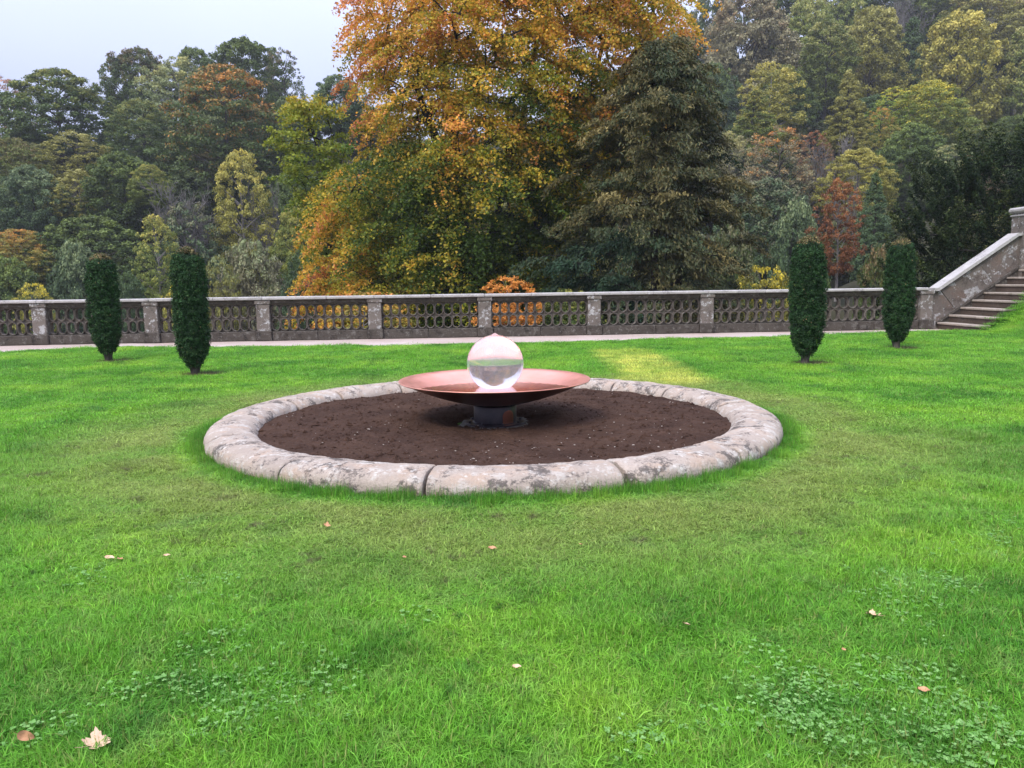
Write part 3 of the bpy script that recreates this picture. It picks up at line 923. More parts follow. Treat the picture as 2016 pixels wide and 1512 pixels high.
def ring_mesh(wid=0.253, hgt=0.372, thick=0.031, depth=0.16):
    """one upright stadium-shaped stone ring, centred, thickness along y"""
    n_ = 28
    ro = wid / 2; ho = hgt / 2 - ro
    def outline(r, k):
        pts = []
        for i in range(n_):
            a = 2 * math.pi * i / n_
            pts.append((r * math.cos(a), (ho if math.sin(a) >= 0 else -ho) + r * math.sin(a)))
        return pts
    secs = [(0.0, -0.5), (0.006, -0.62), (0.5, -0.72), (0.9, -0.62), (1.0, -0.45), (1.0, 0.45), (0.9, 0.62), (0.5, 0.72), (0.006, 0.62), (0.0, 0.5)]
    PP = np.empty((len(secs), n_, 3))
    for i, (f, y) in enumerate(secs):
        o = outline(ro - f * thick, 0)
        for j, (x, z) in enumerate(o): PP[i, j] = (x, y * depth * 0.7, z)
    mb = MB(); mb.grid(PP, close_u=True, close_v=True)
    # recessed web that closes the spandrels between neighbouring rings
    inn = np.array(outline(ro - 0.4 * thick, 0))
    hw, hh = wid / 2 + 0.0005, hgt / 2
    sc_ = np.minimum(hw / np.maximum(np.abs(inn[:, 0]), 1e-6), hh / np.maximum(np.abs(inn[:, 1]), 1e-6))
    rect = inn * sc_[:, None]
    for c_ in ((hw, hh), (-hw, hh), (-hw, -hh), (hw, -hh)):
        rect[np.argmin(((rect - np.array(c_)) ** 2).sum(1))] = c_
    W = np.empty((4, n_, 3))
    for i, (o, y) in enumerate(((inn, -0.028), (rect, -0.028), (rect, 0.028), (inn, 0.028))):
        W[i, :, 0] = o[:, 0]; W[i, :, 1] = y; W[i, :, 2] = o[:, 1]
    mb.grid(W, close_u=True, close_v=True)
    return mb.mesh('oval_ring', M['bal_ring'], smooth=False)


RING = ring_mesh()
mb = MB(); mb.box(-0.185, 0.185, -0.20, 0.20, 0.27, 1.03, 0.012); PIER = mb.mesh('pier', M['bal_pier'])
mb = MB(); mb.box(-0.225, 0.225, -0.25, 0.25, 0.0, 0.285, 0.02); PBASE = mb.mesh('pier_base', M['bal_dark'])
mb = MB(); mb.box(-0.215, 0.215, -0.225, 0.225, 1.032, 1.146, 0.018); PCAP = mb.mesh('pier_cap', M['bal_pier'])
for k, s in enumerate(PIERS):
    p = obj('pier', PIER, bl); p.location = (s, 0, 0)
    c_ = obj('pier_base', PBASE, p); c_ = obj('pier_cap', PCAP, p)
rg = np.random.default_rng(9)
for k in range(len(PIERS) - 1):
    s0, s1 = PIERS[k], PIERS[k + 1]
    Lc = s1 - s0
    x0, x1 = s0 + 0.19, s1 - 0.19
    # plinth of two blocks, each its own stone
    xm = x0 + 0.03 + (x1 - x0) * rg.uniform(0.42, 0.58)
    for (u0, u1) in ((s0 + 0.228, xm - 0.003), (xm + 0.003, s1 - 0.228)):
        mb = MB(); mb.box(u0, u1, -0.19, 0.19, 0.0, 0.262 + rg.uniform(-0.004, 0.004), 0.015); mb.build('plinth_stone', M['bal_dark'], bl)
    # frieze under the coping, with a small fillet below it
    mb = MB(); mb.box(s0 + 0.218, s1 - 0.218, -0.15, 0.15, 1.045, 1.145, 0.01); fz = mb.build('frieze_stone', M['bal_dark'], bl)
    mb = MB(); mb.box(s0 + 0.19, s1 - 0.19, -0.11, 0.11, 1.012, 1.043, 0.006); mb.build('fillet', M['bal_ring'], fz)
    # two coping slabs per bay
    xm = (s0 + s1) / 2 + rg.uniform(-0.4, 0.4)
    for (u0, u1) in ((s0 + 0.003, xm - 0.003), (xm + 0.003, s1 - 0.003)):
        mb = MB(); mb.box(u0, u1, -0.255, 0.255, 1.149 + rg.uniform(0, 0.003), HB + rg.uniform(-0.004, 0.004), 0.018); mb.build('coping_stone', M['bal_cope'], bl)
    n_ = 11
    pitch = (x1 - x0) / n_
    if k == 0: continue
    for row, zc in ((0, 0.262 + 0.186), (1, 0.262 + 0.186 + 0.373)):
        for i_ in range(n_):
            o = obj('oval_ring', RING, bl)
            o.location = (x0 + pitch * (i_ + 0.5), rg.uniform(-0.003, 0.003), zc + 0.002)
            o.scale = (pitch / 0.253 * 0.998, 1, 1)
            o.rotation_euler = (0, rg.uniform(-0.01, 0.01), 0)

# ------------------------------------------------------------------ staircase
st = empty('stone_staircase', (BP[0], BP[1], -0.03), BAL_RZ)
tag(st, 'stone staircase rising to the right behind a grassy bank with solid parapet', 'staircase')
TR, RI, S0, Z0 = 0.348, 0.2185, 0.36, 0.20
for k in range(11):
    s = S0 + TR * k; z = Z0 + RI * k
    if z > 2.75: break
    cut = -1.55 + 0.0 * k
    stp = empty('step'); stp.parent = st
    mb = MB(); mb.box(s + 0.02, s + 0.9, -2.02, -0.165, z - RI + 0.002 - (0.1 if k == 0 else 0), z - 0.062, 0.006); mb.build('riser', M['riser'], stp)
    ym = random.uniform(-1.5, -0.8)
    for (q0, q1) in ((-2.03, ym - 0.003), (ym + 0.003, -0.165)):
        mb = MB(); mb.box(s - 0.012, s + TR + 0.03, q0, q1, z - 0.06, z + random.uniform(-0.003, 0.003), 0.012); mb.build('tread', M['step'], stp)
# parapet: three slabs with joints square to the slope, coping, string course
zt = lambda s: 1.10 + (s - 0.30) * 0.674
zs = lambda s: 0.20 + (s - 0.33) * 0.660
tn = 0.62
def joint_bottom(sj):
    # foot of a joint square to the slope
    lo = sj
    for _ in range(40):
        d_ = zt(sj) - zs(lo)
        lo = sj + d_ * tn * 0.86
        break
    return sj + 0.53
slabs = [(0.212, 0.42), (0.42, 1.55), (1.55, 2.70)]
def wall_poly(a, b_, first=False, last=False):
    ja, jb = a + (0.0 if first else 0.50), b_ + (0.0 if last else 0.50)
    pts = []
    if first: pts += [(0.19, 0.0), (0.19, 1.12), (a, zt(max(a, 0.30)))]
    else: pts += [(ja + 0.004, zs(ja)), (a + 0.004, zt(a))]
    pts += [(b_ - 0.004, zt(b_)), (jb - 0.004, zs(jb))]
    if first: pts += [(0.60, 0.0)]
    return pts
mb = MB(); mb.prism([(0.19, 0.0), (0.19, 1.10), (0.40, 1.10 + 0.05), (0.90, zs(0.9)), (0.33, 0.20), (0.33, 0.0)], -0.15, 0.15); mb.build('parapet_slab', M['parapet'], st)
mb = MB(); mb.prism([(0.91, zs(0.91)), (0.41, zt(0.41)), (1.55, zt(1.55)), (2.05, zs(2.05))], -0.155, 0.15); mb.build('parapet_slab', M['parapet'], st)
mb = MB(); mb.prism([(2.06, zs(2.06)), (1.56, zt(1.56)), (2.66, zt(2.66)), (2.84, zt(2.66)), (2.84, zs(2.84))], -0.15, 0.15); mb.build('parapet_slab', M['parapet'], st)
mb = MB(); mb.prism([(0.33, 0.13), (0.33, 0.205), (2.9, zs(2.9) + 0.005), (2.9, zs(2.9) - 0.07)], -0.20, 0.1); mb.build('string_course', M['bal_dark'], st)
mb = MB(); mb.prism([(0.335, 0.0), (0.335, 0.125), (2.9, zs(2.9) - 0.075), (2.9, 0.0)], -0.162, 0.12); mb.build('string_wall', M['bal_dark'], st)
mb = MB(); mb.prism([(0.19, 1.125), (0.19, 1.215), (0.30, 1.215), (2.68, zt(2.68) + 0.10), (2.86, zt(2.68) + 0.10), (2.86, zt(2.68) + 0.012), (2.70, zt(2.68) + 0.012), (0.33, 1.125)], -0.23, 0.23)
mb.build('parapet_coping', M['bal_cope'], st)
mb = MB(); mb.prism([(0.30, 1.068), (0.34, 1.123), (2.70, zt(2.70) + 0.006), (2.84, zt(2.70) + 0.006), (2.84, zt(2.70) - 0.045), (2.72, zt(2.70) - 0.045)], -0.185, 0.17)
mb.build('parapet_moulding', M['bal_dark'], st)
up = empty('upper_pier'); up.parent = st
mb = MB(); mb.box(2.80, 3.42, -0.29, 0.29, 0.5, 3.40, 0.015); mb.build('pier_shaft', M['bal_pier'], up)
mb = MB(); mb.box(2.765, 3.455, -0.325, 0.325, 3.30, 3.345, 0.015); mb.build('pier_necking', M['bal_cope'], up)
mb = MB(); mb.box(2.72, 3.50, -0.37, 0.37, 3.402, 3.56, 0.05); mb.build('pier_cap', M['bal_cope'], up)
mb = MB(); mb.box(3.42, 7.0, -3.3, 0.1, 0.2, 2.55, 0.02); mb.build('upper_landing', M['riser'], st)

# ------------------------------------------------------------------ clipped yew columns
def yew_column(seed, H, R):
    rg = np.random.default_rng(seed)
    tk = np.array([0, 0.04, 0.10, 0.18, 0.28, 0.4, 0.55, 0.7, 0.82, 0.90, 0.95, 0.98, 1.0])
    rk = np.array([0.30, 0.48, 0.70, 0.89, 0.99, 1.02, 1.01, 0.98, 0.94, 0.84, 0.66, 0.42, 0.04]) * R * 0.91
    z0 = 0.16
    prof = lambda t: np.interp(t, tk, rk)
    # inner mass of twigs and old needles
    tt = np.linspace(0, 1, 40); aa = np.linspace(0, 2 * np.pi, 40, endpoint=False)
    T, A = np.meshgrid(tt, aa, indexing='ij')
    rr = prof(T) * (0.86 + 0.10 * (vnoise(A * 3.2, T * 12, seed) - 0.5))
    P = np.stack([rr * np.cos(A), rr * np.sin(A), z0 + T * H * 0.985], -1)
    b = 40; i = np.arange(39)[:, None] * b; j = np.arange(b)[None]; j2 = (j + 1) % b
    CF = np.stack([i + j, i + j2, i + b + j2, i + b + j], -1).reshape(-1, 4)
    core = P.reshape(-1, 3)
    # tufts over the surface
    nt_ = 1500
    t = rg.random(nt_ * 2); t = t[rg.random(len(t)) < 0.25 + prof(t) / R][:nt_]; n = len(t)
    a = rg.random(n) * 2 * np.pi
    lump = 1 + 0.27 * (vnoise(a * 2.8 + 7, t * 7, seed + 3, 3) - 0.5) + 0.14 * (vnoise(np.cos(a) + 4, t * 2.4 + np.sin(a), seed + 5, 1) - 0.5) + 0.045 * rg.normal(size=n)
    r = prof(t) * lump * 0.97
    C = np.stack([r * np.cos(a), r * np.sin(a), z0 + t * H], -1)
    cs = rg.uniform(0.04, 0.085, n)
    k = 26
    ci = np.repeat(np.arange(n), k)
    up_ = smooth01((t - 0.9) / 0.1)
    outv = np.stack([np.cos(a) * (1 - up_), np.sin(a) * (1 - up_), 0.55 + up_], -1)
    d = unit(rg.normal(size=(n * k, 3)) * 0.75 + unit(outv)[ci])
    Pp = C[ci] + d * (cs[ci] * rg.random(n * k) ** 0.5)[:, None]
    nr = unit(d * 0.7 + rg.normal(size=Pp.shape) * 0.5)
    V, F = quads(Pp, nr, rg.uniform(0.022, 0.042, len(Pp)), rg, 0.42, axis=d + rg.normal(size=d.shape) * 0.4)
    cl = rg.random(n)
    tint = np.clip(0.15 + 0.45 * cl[ci] + rg.normal(size=len(Pp)) * 0.12, 0, 0.8)
    trimmed = (t[ci] > 0.95) & (rg.random(len(Pp)) < 0.85)
    tint[trimmed] = rg.uniform(0.85, 1.0, trimmed.sum())
    tint[(rg.random(len(Pp)) < 0.004)] = 0.95
    rnd = np.clip(0.45 + (rg.random(n)[ci] - 0.5) * 0.9 + rg.normal(size=len(Pp)) * 0.16, 0, 1)
    Vall = np.concatenate([core, V]); Fall = np.concatenate([CF, F + len(core)])
    me = mesh_np('clipped_yew_crown', Vall, Fall, M['yew_clip'], {'tint': np.concatenate([np.full(len(CF), 0.1), tint]), 'rnd': np.concatenate([np.full(len(CF), 0.3), rnd])})
    paths = [(np.array([(0, 0, -0.1), (0.005, 0, 0.05), (0, 0.005, 0.2), (0, 0, 0.5)]), np.array([0.095, 0.075, 0.07, 0.05]))]
    for q in range(5):
        a_ = q * 1.26 + rg.random()
        paths.append((np.array([(0.03 * math.cos(a_), 0.03 * math.sin(a_), 0.0), (0.06 * math.cos(a_), 0.06 * math.sin(a_), 0.12), (0.13 * math.cos(a_), 0.13 * math.sin(a_), 0.32)]), np.array([0.035, 0.028, 0.02])))
    TV, TF = tubes(paths, 7)
    return me, mesh_np('clipped_yew_trunk', TV, TF, M['bark'], smooth=True)


for (loc, H, R, seed, lab) in (
        ((-8.40, 15.97), 2.02, 0.285, 41, 'clipped dark green yew column standing furthest left on the lawn'),
        ((-5.51, 13.30), 2.00, 0.275, 42, 'clipped yew column with bare trunk foot, second from the left'),
        ((5.28, 13.76), 2.07, 0.285, 43, 'tall clipped yew column with brown top in front of the rust orange tree'),
        ((8.32, 16.57), 2.15, 0.285, 44, 'clipped brown-topped yew column nearest the stone stairs')):
    z_ = float(lawn_z(loc[0], loc[1]))
    y = empty('clipped_yew', (loc[0], loc[1], z_))
    y.rotation_euler = (0, 0, seed * 1.7)
    tag(y, lab, 'topiary yew', 'clipped yew columns on the lawn')
    a_, b_ = yew_column(seed, H, R)
    obj('crown', a_, y); obj('trunk', b_, y)

# ------------------------------------------------------------------ big autumn beech (branch skeleton + leaf sprays)
def grow_tree(rg, trunks, targets, tip_r=0.018, expo=0.5):
    """each target joins the nearest suitable node of the tree so far; returns tube paths and, for each target, its direction"""
    nodes = np.concatenate(trunks); parent = []
    off = 0
    for t in trunks:
        parent += [-1] + list(range(off, off + len(t) - 1)); off += len(t)
    segs = []; dirs = []
    axis = trunks[0]
    order = np.argsort([np.min(np.linalg.norm(nodes - t, axis=1)) for t in targets])
    nodes = list(nodes); cnt = [0] * len(nodes)
    dirs = np.zeros_like(targets)
    for o in order:
        t = targets[o]
        A = np.array(nodes)
        v = t - A; d = np.linalg.norm(v, axis=1)
        cost = d * (1 + 0.6 * np.clip((A[:, 2] - t[2]) / np.maximum(d, 0.1), 0, 1)) + 0.02 * d * d
        i = int(np.argmin(cost))
        path = curve(A[i], t, rg, 5, 0.12, 0.08)
        idx = [i]
        for p in path[1:]:
            nodes.append(p); parent.append(idx[-1]); cnt.append(0); idx.append(len(nodes) - 1)
        segs.append(idx); dirs[o] = unit(path[-1] - path[-3])
        q = idx[-1]
        while q != -1:
            cnt[q] += 1; q = parent[q]
    A = np.array(nodes); R = tip_r * np.maximum(1, np.array(cnt)) ** expo
    paths = [(A[ix], np.concatenate([[min(R[ix[0]], R[ix[1]] * 1.25)], R[ix[1:]]])) for ix in segs]
    off = 0
    for t in trunks:
        ii = np.arange(off, off + len(t)); off += len(t)
        paths.append((A[ii], np.maximum(R[ii], 0.05)))
    return paths, dirs


def sprays(rg, tips, dirs, n, length, width, droop, leaf, up=0.4, aspect=0.65, hang=0.0):
    """n leaves on each drooping spray"""
    k = len(tips)
    ci = np.repeat(np.arange(k), n)
    u = rg.random(k * n) * 1.25 - 0.25
    L = (length * rg.uniform(0.6, 1.3, k))[ci]
    dd = dirs[ci]
    side = unit(np.cross(dd, np.array([0, 0, 1.0])) + 1e-6)
    P = tips[ci] + dd * (u * L)[:, None] + side * (rg.normal(size=k * n) * width * (1.1 - 0.5 * np.abs(u)))[:, None]
    P[:, 2] -= droop * L * np.clip(u, 0, 2) ** 2 + np.abs(rg.normal(size=k * n)) * width * 0.35 * (0.4 + droop)
    P += rg.normal(size=P.shape) * width * 0.18
    nr = unit(np.array([0, 0, up]) + dd * 0.35 + rg.normal(size=P.shape) * 0.55)
    ax = None if hang <= 0 else dd * (1 - hang) + np.array([0, 0, -hang]) + rg.normal(size=P.shape) * 0.35
    V, F = quads(P, nr, leaf * rg.uniform(0.6, 1.35, k * n), rg, aspect, ax)
    return V, F, ci, P, u


def outline_points(rg, n, left, right, ytop, ybot, Yc, depth, shell=0.5, front=0.62):
    """random points inside a crown whose left and right edges are given by picture rows (edges are world-scaled at depth Yc)"""
    py = rg.uniform(ytop, ybot, n)
    xl = np.interp(py, [p[0] for p in left], [p[1] for p in left]); xr = np.interp(py, [p[0] for p in right], [p[1] for p in right])
    cx, hw = (xl + xr) / 2, (xr - xl) / 2
    th = rg.random(n) * np.pi + np.where(rg.random(n) < front, np.pi, 0)
    f = (shell + (1 - shell) * rg.random(n)) ** 0.8
    px = cx + hw * f * np.cos(th)
    P = np.stack([pix(a, b, Yc) for a, b in zip(px, py)])
    P[:, 1] += depth * (hw / hw.max()) ** 0.6 * f * np.sin(th)
    return P, px, py, f, th


rg = np.random.default_rng(2024)
left = [(-130, 900), (-60, 760), (0, 712), (60, 702), (150, 716), (230, 702), (300, 690), (350, 655), (400, 635), (480, 626), (560, 622), (640, 640)]
right = [(-130, 1200), (-60, 1330), (0, 1372), (60, 1350), (130, 1310), (250, 1290), (400, 1190), (500, 1110), (560, 1085), (640, 1060)]
tip, tpx, tpy, tf, tth = outline_points(rg, 1480, left, right, -130, 630, 40.0, 7.0, 0.35, 0.68)
base = pix(930, 640, 40.5)
bz = base[2] - 3.0
b0 = np.array([base[0], 40.5, bz])
def limb(pts): return np.array([pix(x, y, Yq) for x, y, Yq in pts])
trunkA = np.concatenate([[b0], limb([(925, 560, 40.5), (915, 470, 40.3), (905, 380, 40.2), (895, 290, 40), (880, 190, 40), (865, 80, 40), (850, -40, 40)])])
trunkB = np.concatenate([[b0 + np.array([0.8, 0.3, 0])], limb([(955, 560, 40.8), (965, 480, 41), (985, 400, 41), (1010, 300, 41.2), (1040, 180, 41), (1060, 60, 41), (1090, -60, 41)])])
trunkC = np.concatenate([[b0 + np.array([1.3, 0.9, 0])], limb([(1000, 540, 41.5), (1060, 440, 41.8), (1120, 330, 42), (1180, 200, 42), (1260, 90, 41.5), (1330, 10, 41)])])
trunkD = np.concatenate([[b0 + np.array([-0.5, -0.2, 0])], limb([(905, 520, 39.5), (880, 380, 38.4), (860, 280, 37.5), (838, 225, 36.8), (820, 170, 36.2)])])
paths, dirs = grow_tree(rg, [trunkA, trunkB, trunkC, trunkD], tip, 0.017, 0.5)
outw = unit(np.stack([tip[:, 0] - b0[0], tip[:, 1] - 40.5, 0 * tip[:, 0]], -1))
sd_ = unit(dirs * 0.5 + outw * 0.8 + np.array([0, 0, 0.05]))
BV, BF = tubes(paths, 5)
V, F, ci, P, su = sprays(rg, tip, sd_, 225, 1.5, 0.36, 0.8, 0.145, 0.45, 0.68)
# autumn turning: rust and orange at the crown top and left skirt, gold outside, green inside and low in the middle
def beech_tint(px, py, f):
    t = 0.42 + 0.12 * (f - 0.6)
    t += 0.30 * smooth01((260 - py) / 260) * (1 - 0.25 * smooth01((px - 1000) / 250))
    t += 0.22 * smooth01((880 - px) / 180) * smooth01((py - 330) / 150)
    t += 0.20 * np.exp(-(((px - 760) / 90) ** 2 + ((py - 190) / 90) ** 2))
    t -= 0.42 * np.exp(-(((px - 960) / 170) ** 2 + ((py - 480) / 150) ** 2))
    t -= 0.22 * np.exp(-(((px - 800) / 110) ** 2 + ((py - 400) / 80) ** 2))
    t += 0.25 * np.exp(-(((px - 905) / 45) ** 2 + ((py - 360) / 110) ** 2))
    return t
tb = beech_tint(tpx, tpy, tf) - 0.09 + rg.normal(size=len(tip)) * 0.15
lpx, lpy = to_pix(P)
tint = np.clip(tb[ci] + 0.12 * (su - 0.4) + rg.normal(size=len(P)) * 0.12, 0, 1)
rnd = np.clip(0.5 + rg.normal(size=len(tip))[ci] * 0.10 + rg.normal(size=len(P)) * 0.2, 0, 1)
keepm = rg.random(len(tip)) > 0.0
bt = empty('beech_tree', tuple(b0))
tag(bt, 'huge beech turning orange and gold in the middle behind the balustrade', 'tree')
o = obj('trunk', mesh_np('beech_trunk', BV - b0, BF, M['bark_dark'], smooth=True), bt)
o = obj('crown', mesh_np('beech_crown', V - b0, F, M['beech_leaf'], {'tint': tint, 'rnd': rnd}), bt)

# ------------------------------------------------------------------ yellow-green maple left of the beech
rg = np.random.default_rng(31)
left = [(195, 590), (230, 568), (300, 535), (360, 560), (420, 600), (520, 618)]
right = [(195, 640), (230, 680), (300, 700), (360, 700), (420, 690), (520, 680)]
tip, tpx, tpy, tf, tth = outline_points(rg, 135, left, right, 200, 520, 47.0, 3.2, 0.2, 0.6)
mb0 = pix(655, 640, 47); mb0[2] -= 2.0
tr = np.concatenate([[mb0], np.array([pix(x, y, 47) for x, y in ((653, 540), (648, 440), (640, 350), (622, 280), (605, 225))])])
paths, dirs = grow_tree(rg, [tr], tip, 0.017, 0.5)
outw = unit(np.stack([tip[:, 0] - mb0[0], tip[:, 1] - 47, 0 * tip[:, 0]], -1))
sd_ = unit(dirs * 0.6 + outw * 0.7 + np.array([0, 0, 0.1]))
V, F, ci, P, su = sprays(rg, tip, sd_, 110, 0.9, 0.38, 0.35, 0.17, 0.5, 0.8)
TV, TF = tubes(paths, 5)
tint = np.clip(0.30 + 0.45 * smooth01((280 - tpy) / 90) + 0.35 * smooth01((575 - tpx) / 50) + rg.normal(size=len(tip)) * 0.10, 0, 1)[ci] + rg.normal(size=len(P)) * 0.1
rnd = np.clip(0.5 + rg.normal(size=len(P)) * 0.22, 0, 1)
mt = empty('maple_tree', tuple(mb0))
tag(mt, 'loose yellow-green tree with orange tips beside the left edge of the beech', 'tree')
obj('trunk', mesh_np('maple_trunk', TV - mb0, TF, M['bark_dark'], smooth=True), mt)
obj('crown', mesh_np('maple_crown', V - mb0, F, M['maple_leaf'], {'tint': np.clip(tint, 0, 1), 'rnd': rnd}), mt)

# ------------------------------------------------------------------ drooping conifer right of the beech
rg = np.random.default_rng(55)
left = [(85, 1282), (130, 1260), (200, 1200), (300, 1165), (400, 1130), (450, 1060), (500, 1050), (560, 1075), (620, 1080)]
right = [(85, 1300), (130, 1350), (200, 1370), (300, 1400), (400, 1430), (500, 1448), (560, 1450), (620, 1450)]
tip, tpx, tpy, tf, tth = outline_points(rg, 330, left, right, 92, 620, 34.0, 4.2, 0.5, 0.68)
tip[:, :2] += (tip[:, :2] - np.array([pix(1290, 400, 34)[0], 34.0])) * rg.uniform(-0.5, 0.24, (len(tip), 1))
cb0 = pix(1290, 640, 34); cb0[2] -= 2.2
tr = np.concatenate([[cb0], np.array([pix(x, y, 34) for x, y in ((1290, 560), (1288, 460), (1290, 360), (1288, 260), (1292, 170), (1295, 100))])])
paths, dirs = grow_tree(rg, [tr], tip, 0.014, 0.45)
outw = unit(np.stack([tip[:, 0] - cb0[0], tip[:, 1] - 34, 0 * tip[:, 0]], -1))
sd_ = unit(outw + np.array([0, 0, 0.12]) + rg.normal(size=tip.shape) * 0.25)
V, F, ci, P, su = sprays(rg, tip, sd_, 330, 1.4, 0.28, 0.55, 0.20, 0.4, 0.28, 0.55)
TV, TF = tubes(paths, 5)
tc_ = 0.58 + 0.12 * (tf - 0.6) - 0.55 * smooth01((tpy - 420) / 80) * smooth01((1330 - tpx) / 120) + rg.normal(size=len(tip)) * 0.14
tint = np.clip(tc_[ci] + rg.normal(size=len(P)) * 0.13, 0, 1)
rnd = np.clip(0.5 + rg.normal(size=len(tip))[ci] * 0.13 + rg.normal(size=len(P)) * 0.2, 0, 1)
cf_ = empty('conifer_tree', tuple(cb0))
tag(cf_, 'brownish green conifer with drooping layered branches right of the beech', 'tree')
obj('trunk', mesh_np('conifer_trunk', TV - cb0, TF, M['bark_dark'], smooth=True), cf_)
obj('crown', mesh_np('conifer_crown', V - cb0, F, M['conifer_leaf'], {'tint': tint, 'rnd': rnd}), cf_)

# ------------------------------------------------------------------ dark wild yew above the stairs
rg = np.random.default_rng(66)
left = [(275, 2010), (300, 1960), (330, 1840), (380, 1790), (430, 1750), (500, 1735), (570, 1725), (640, 1720)]
right = [(275, 2130), (330, 2180), (400, 2220), (640, 2260)]
tip, tpx, tpy, tf, tth = outline_points(rg, 640, left, right, 275, 640, 33.0, 3.2, 0.3, 0.72)
yb0 = pix(1980, 650, 33); yb0[2] -= 1.5
tr = np.concatenate([[yb0], np.array([pix(x, y, 33) for x, y in ((1978, 600), (1985, 500), (1995, 400), (2010, 330))])])
paths, dirs = grow_tree(rg, [tr], tip, 0.014, 0.45)
outw = unit(np.stack([tip[:, 0] - yb0[0], tip[:, 1] - 33, 0 * tip[:, 0]], -1))
sd_ = unit(outw * 0.45 + np.array([0, 0, 0.9]) + rg.normal(size=tip.shape) * 0.2)
V, F, ci, P, su = sprays(rg, tip, sd_, 240, 1.15, 0.17, -0.05, 0.13, 0.15, 0.36, 0.0)
TV, TF = tubes(paths, 4)
tint = np.clip(0.30 + 0.45 * su + rg.normal(size=len(tip))[ci] * 0.18 + rg.normal(size=len(P)) * 0.12, 0, 1)
rnd = np.clip(0.5 + rg.normal(size=len(tip))[ci] * 0.13 + rg.normal(size=len(P)) * 0.2, 0, 1)
wy = empty('yew_tree', tuple(yb0))
tag(wy, 'large dark bushy yew tree behind the stair parapet', 'tree')
obj('trunk', mesh_np('yew_trunk', TV - yb0, TF, M['bark_dark'], smooth=True), wy)
obj('crown', mesh_np('yew_crown', V - yb0, F, M['yew_wild'], {'tint': tint, 'rnd': rnd}), wy)

# ------------------------------------------------------------------ trees on the valley sides
DG = (0.062, 0.092, 0.022); BG = (0.06, 0.095, 0.038); MG = (0.125, 0.155, 0.03); OL = (0.19, 0.18, 0.036); PO = (0.30, 0.275, 0.09)
YO = (0.35, 0.295, 0.065); YE = (0.46, 0.37, 0.035); OR = (0.38, 0.16, 0.03); RU = (0.20, 0.065, 0.022); BR = (0.16, 0.105, 0.05)
GG = (0.17, 0.20, 0.085); GB = (0.17, 0.155, 0.08); PK = (0.30, 0.15, 0.10); LG = (0.15, 0.21, 0.03)
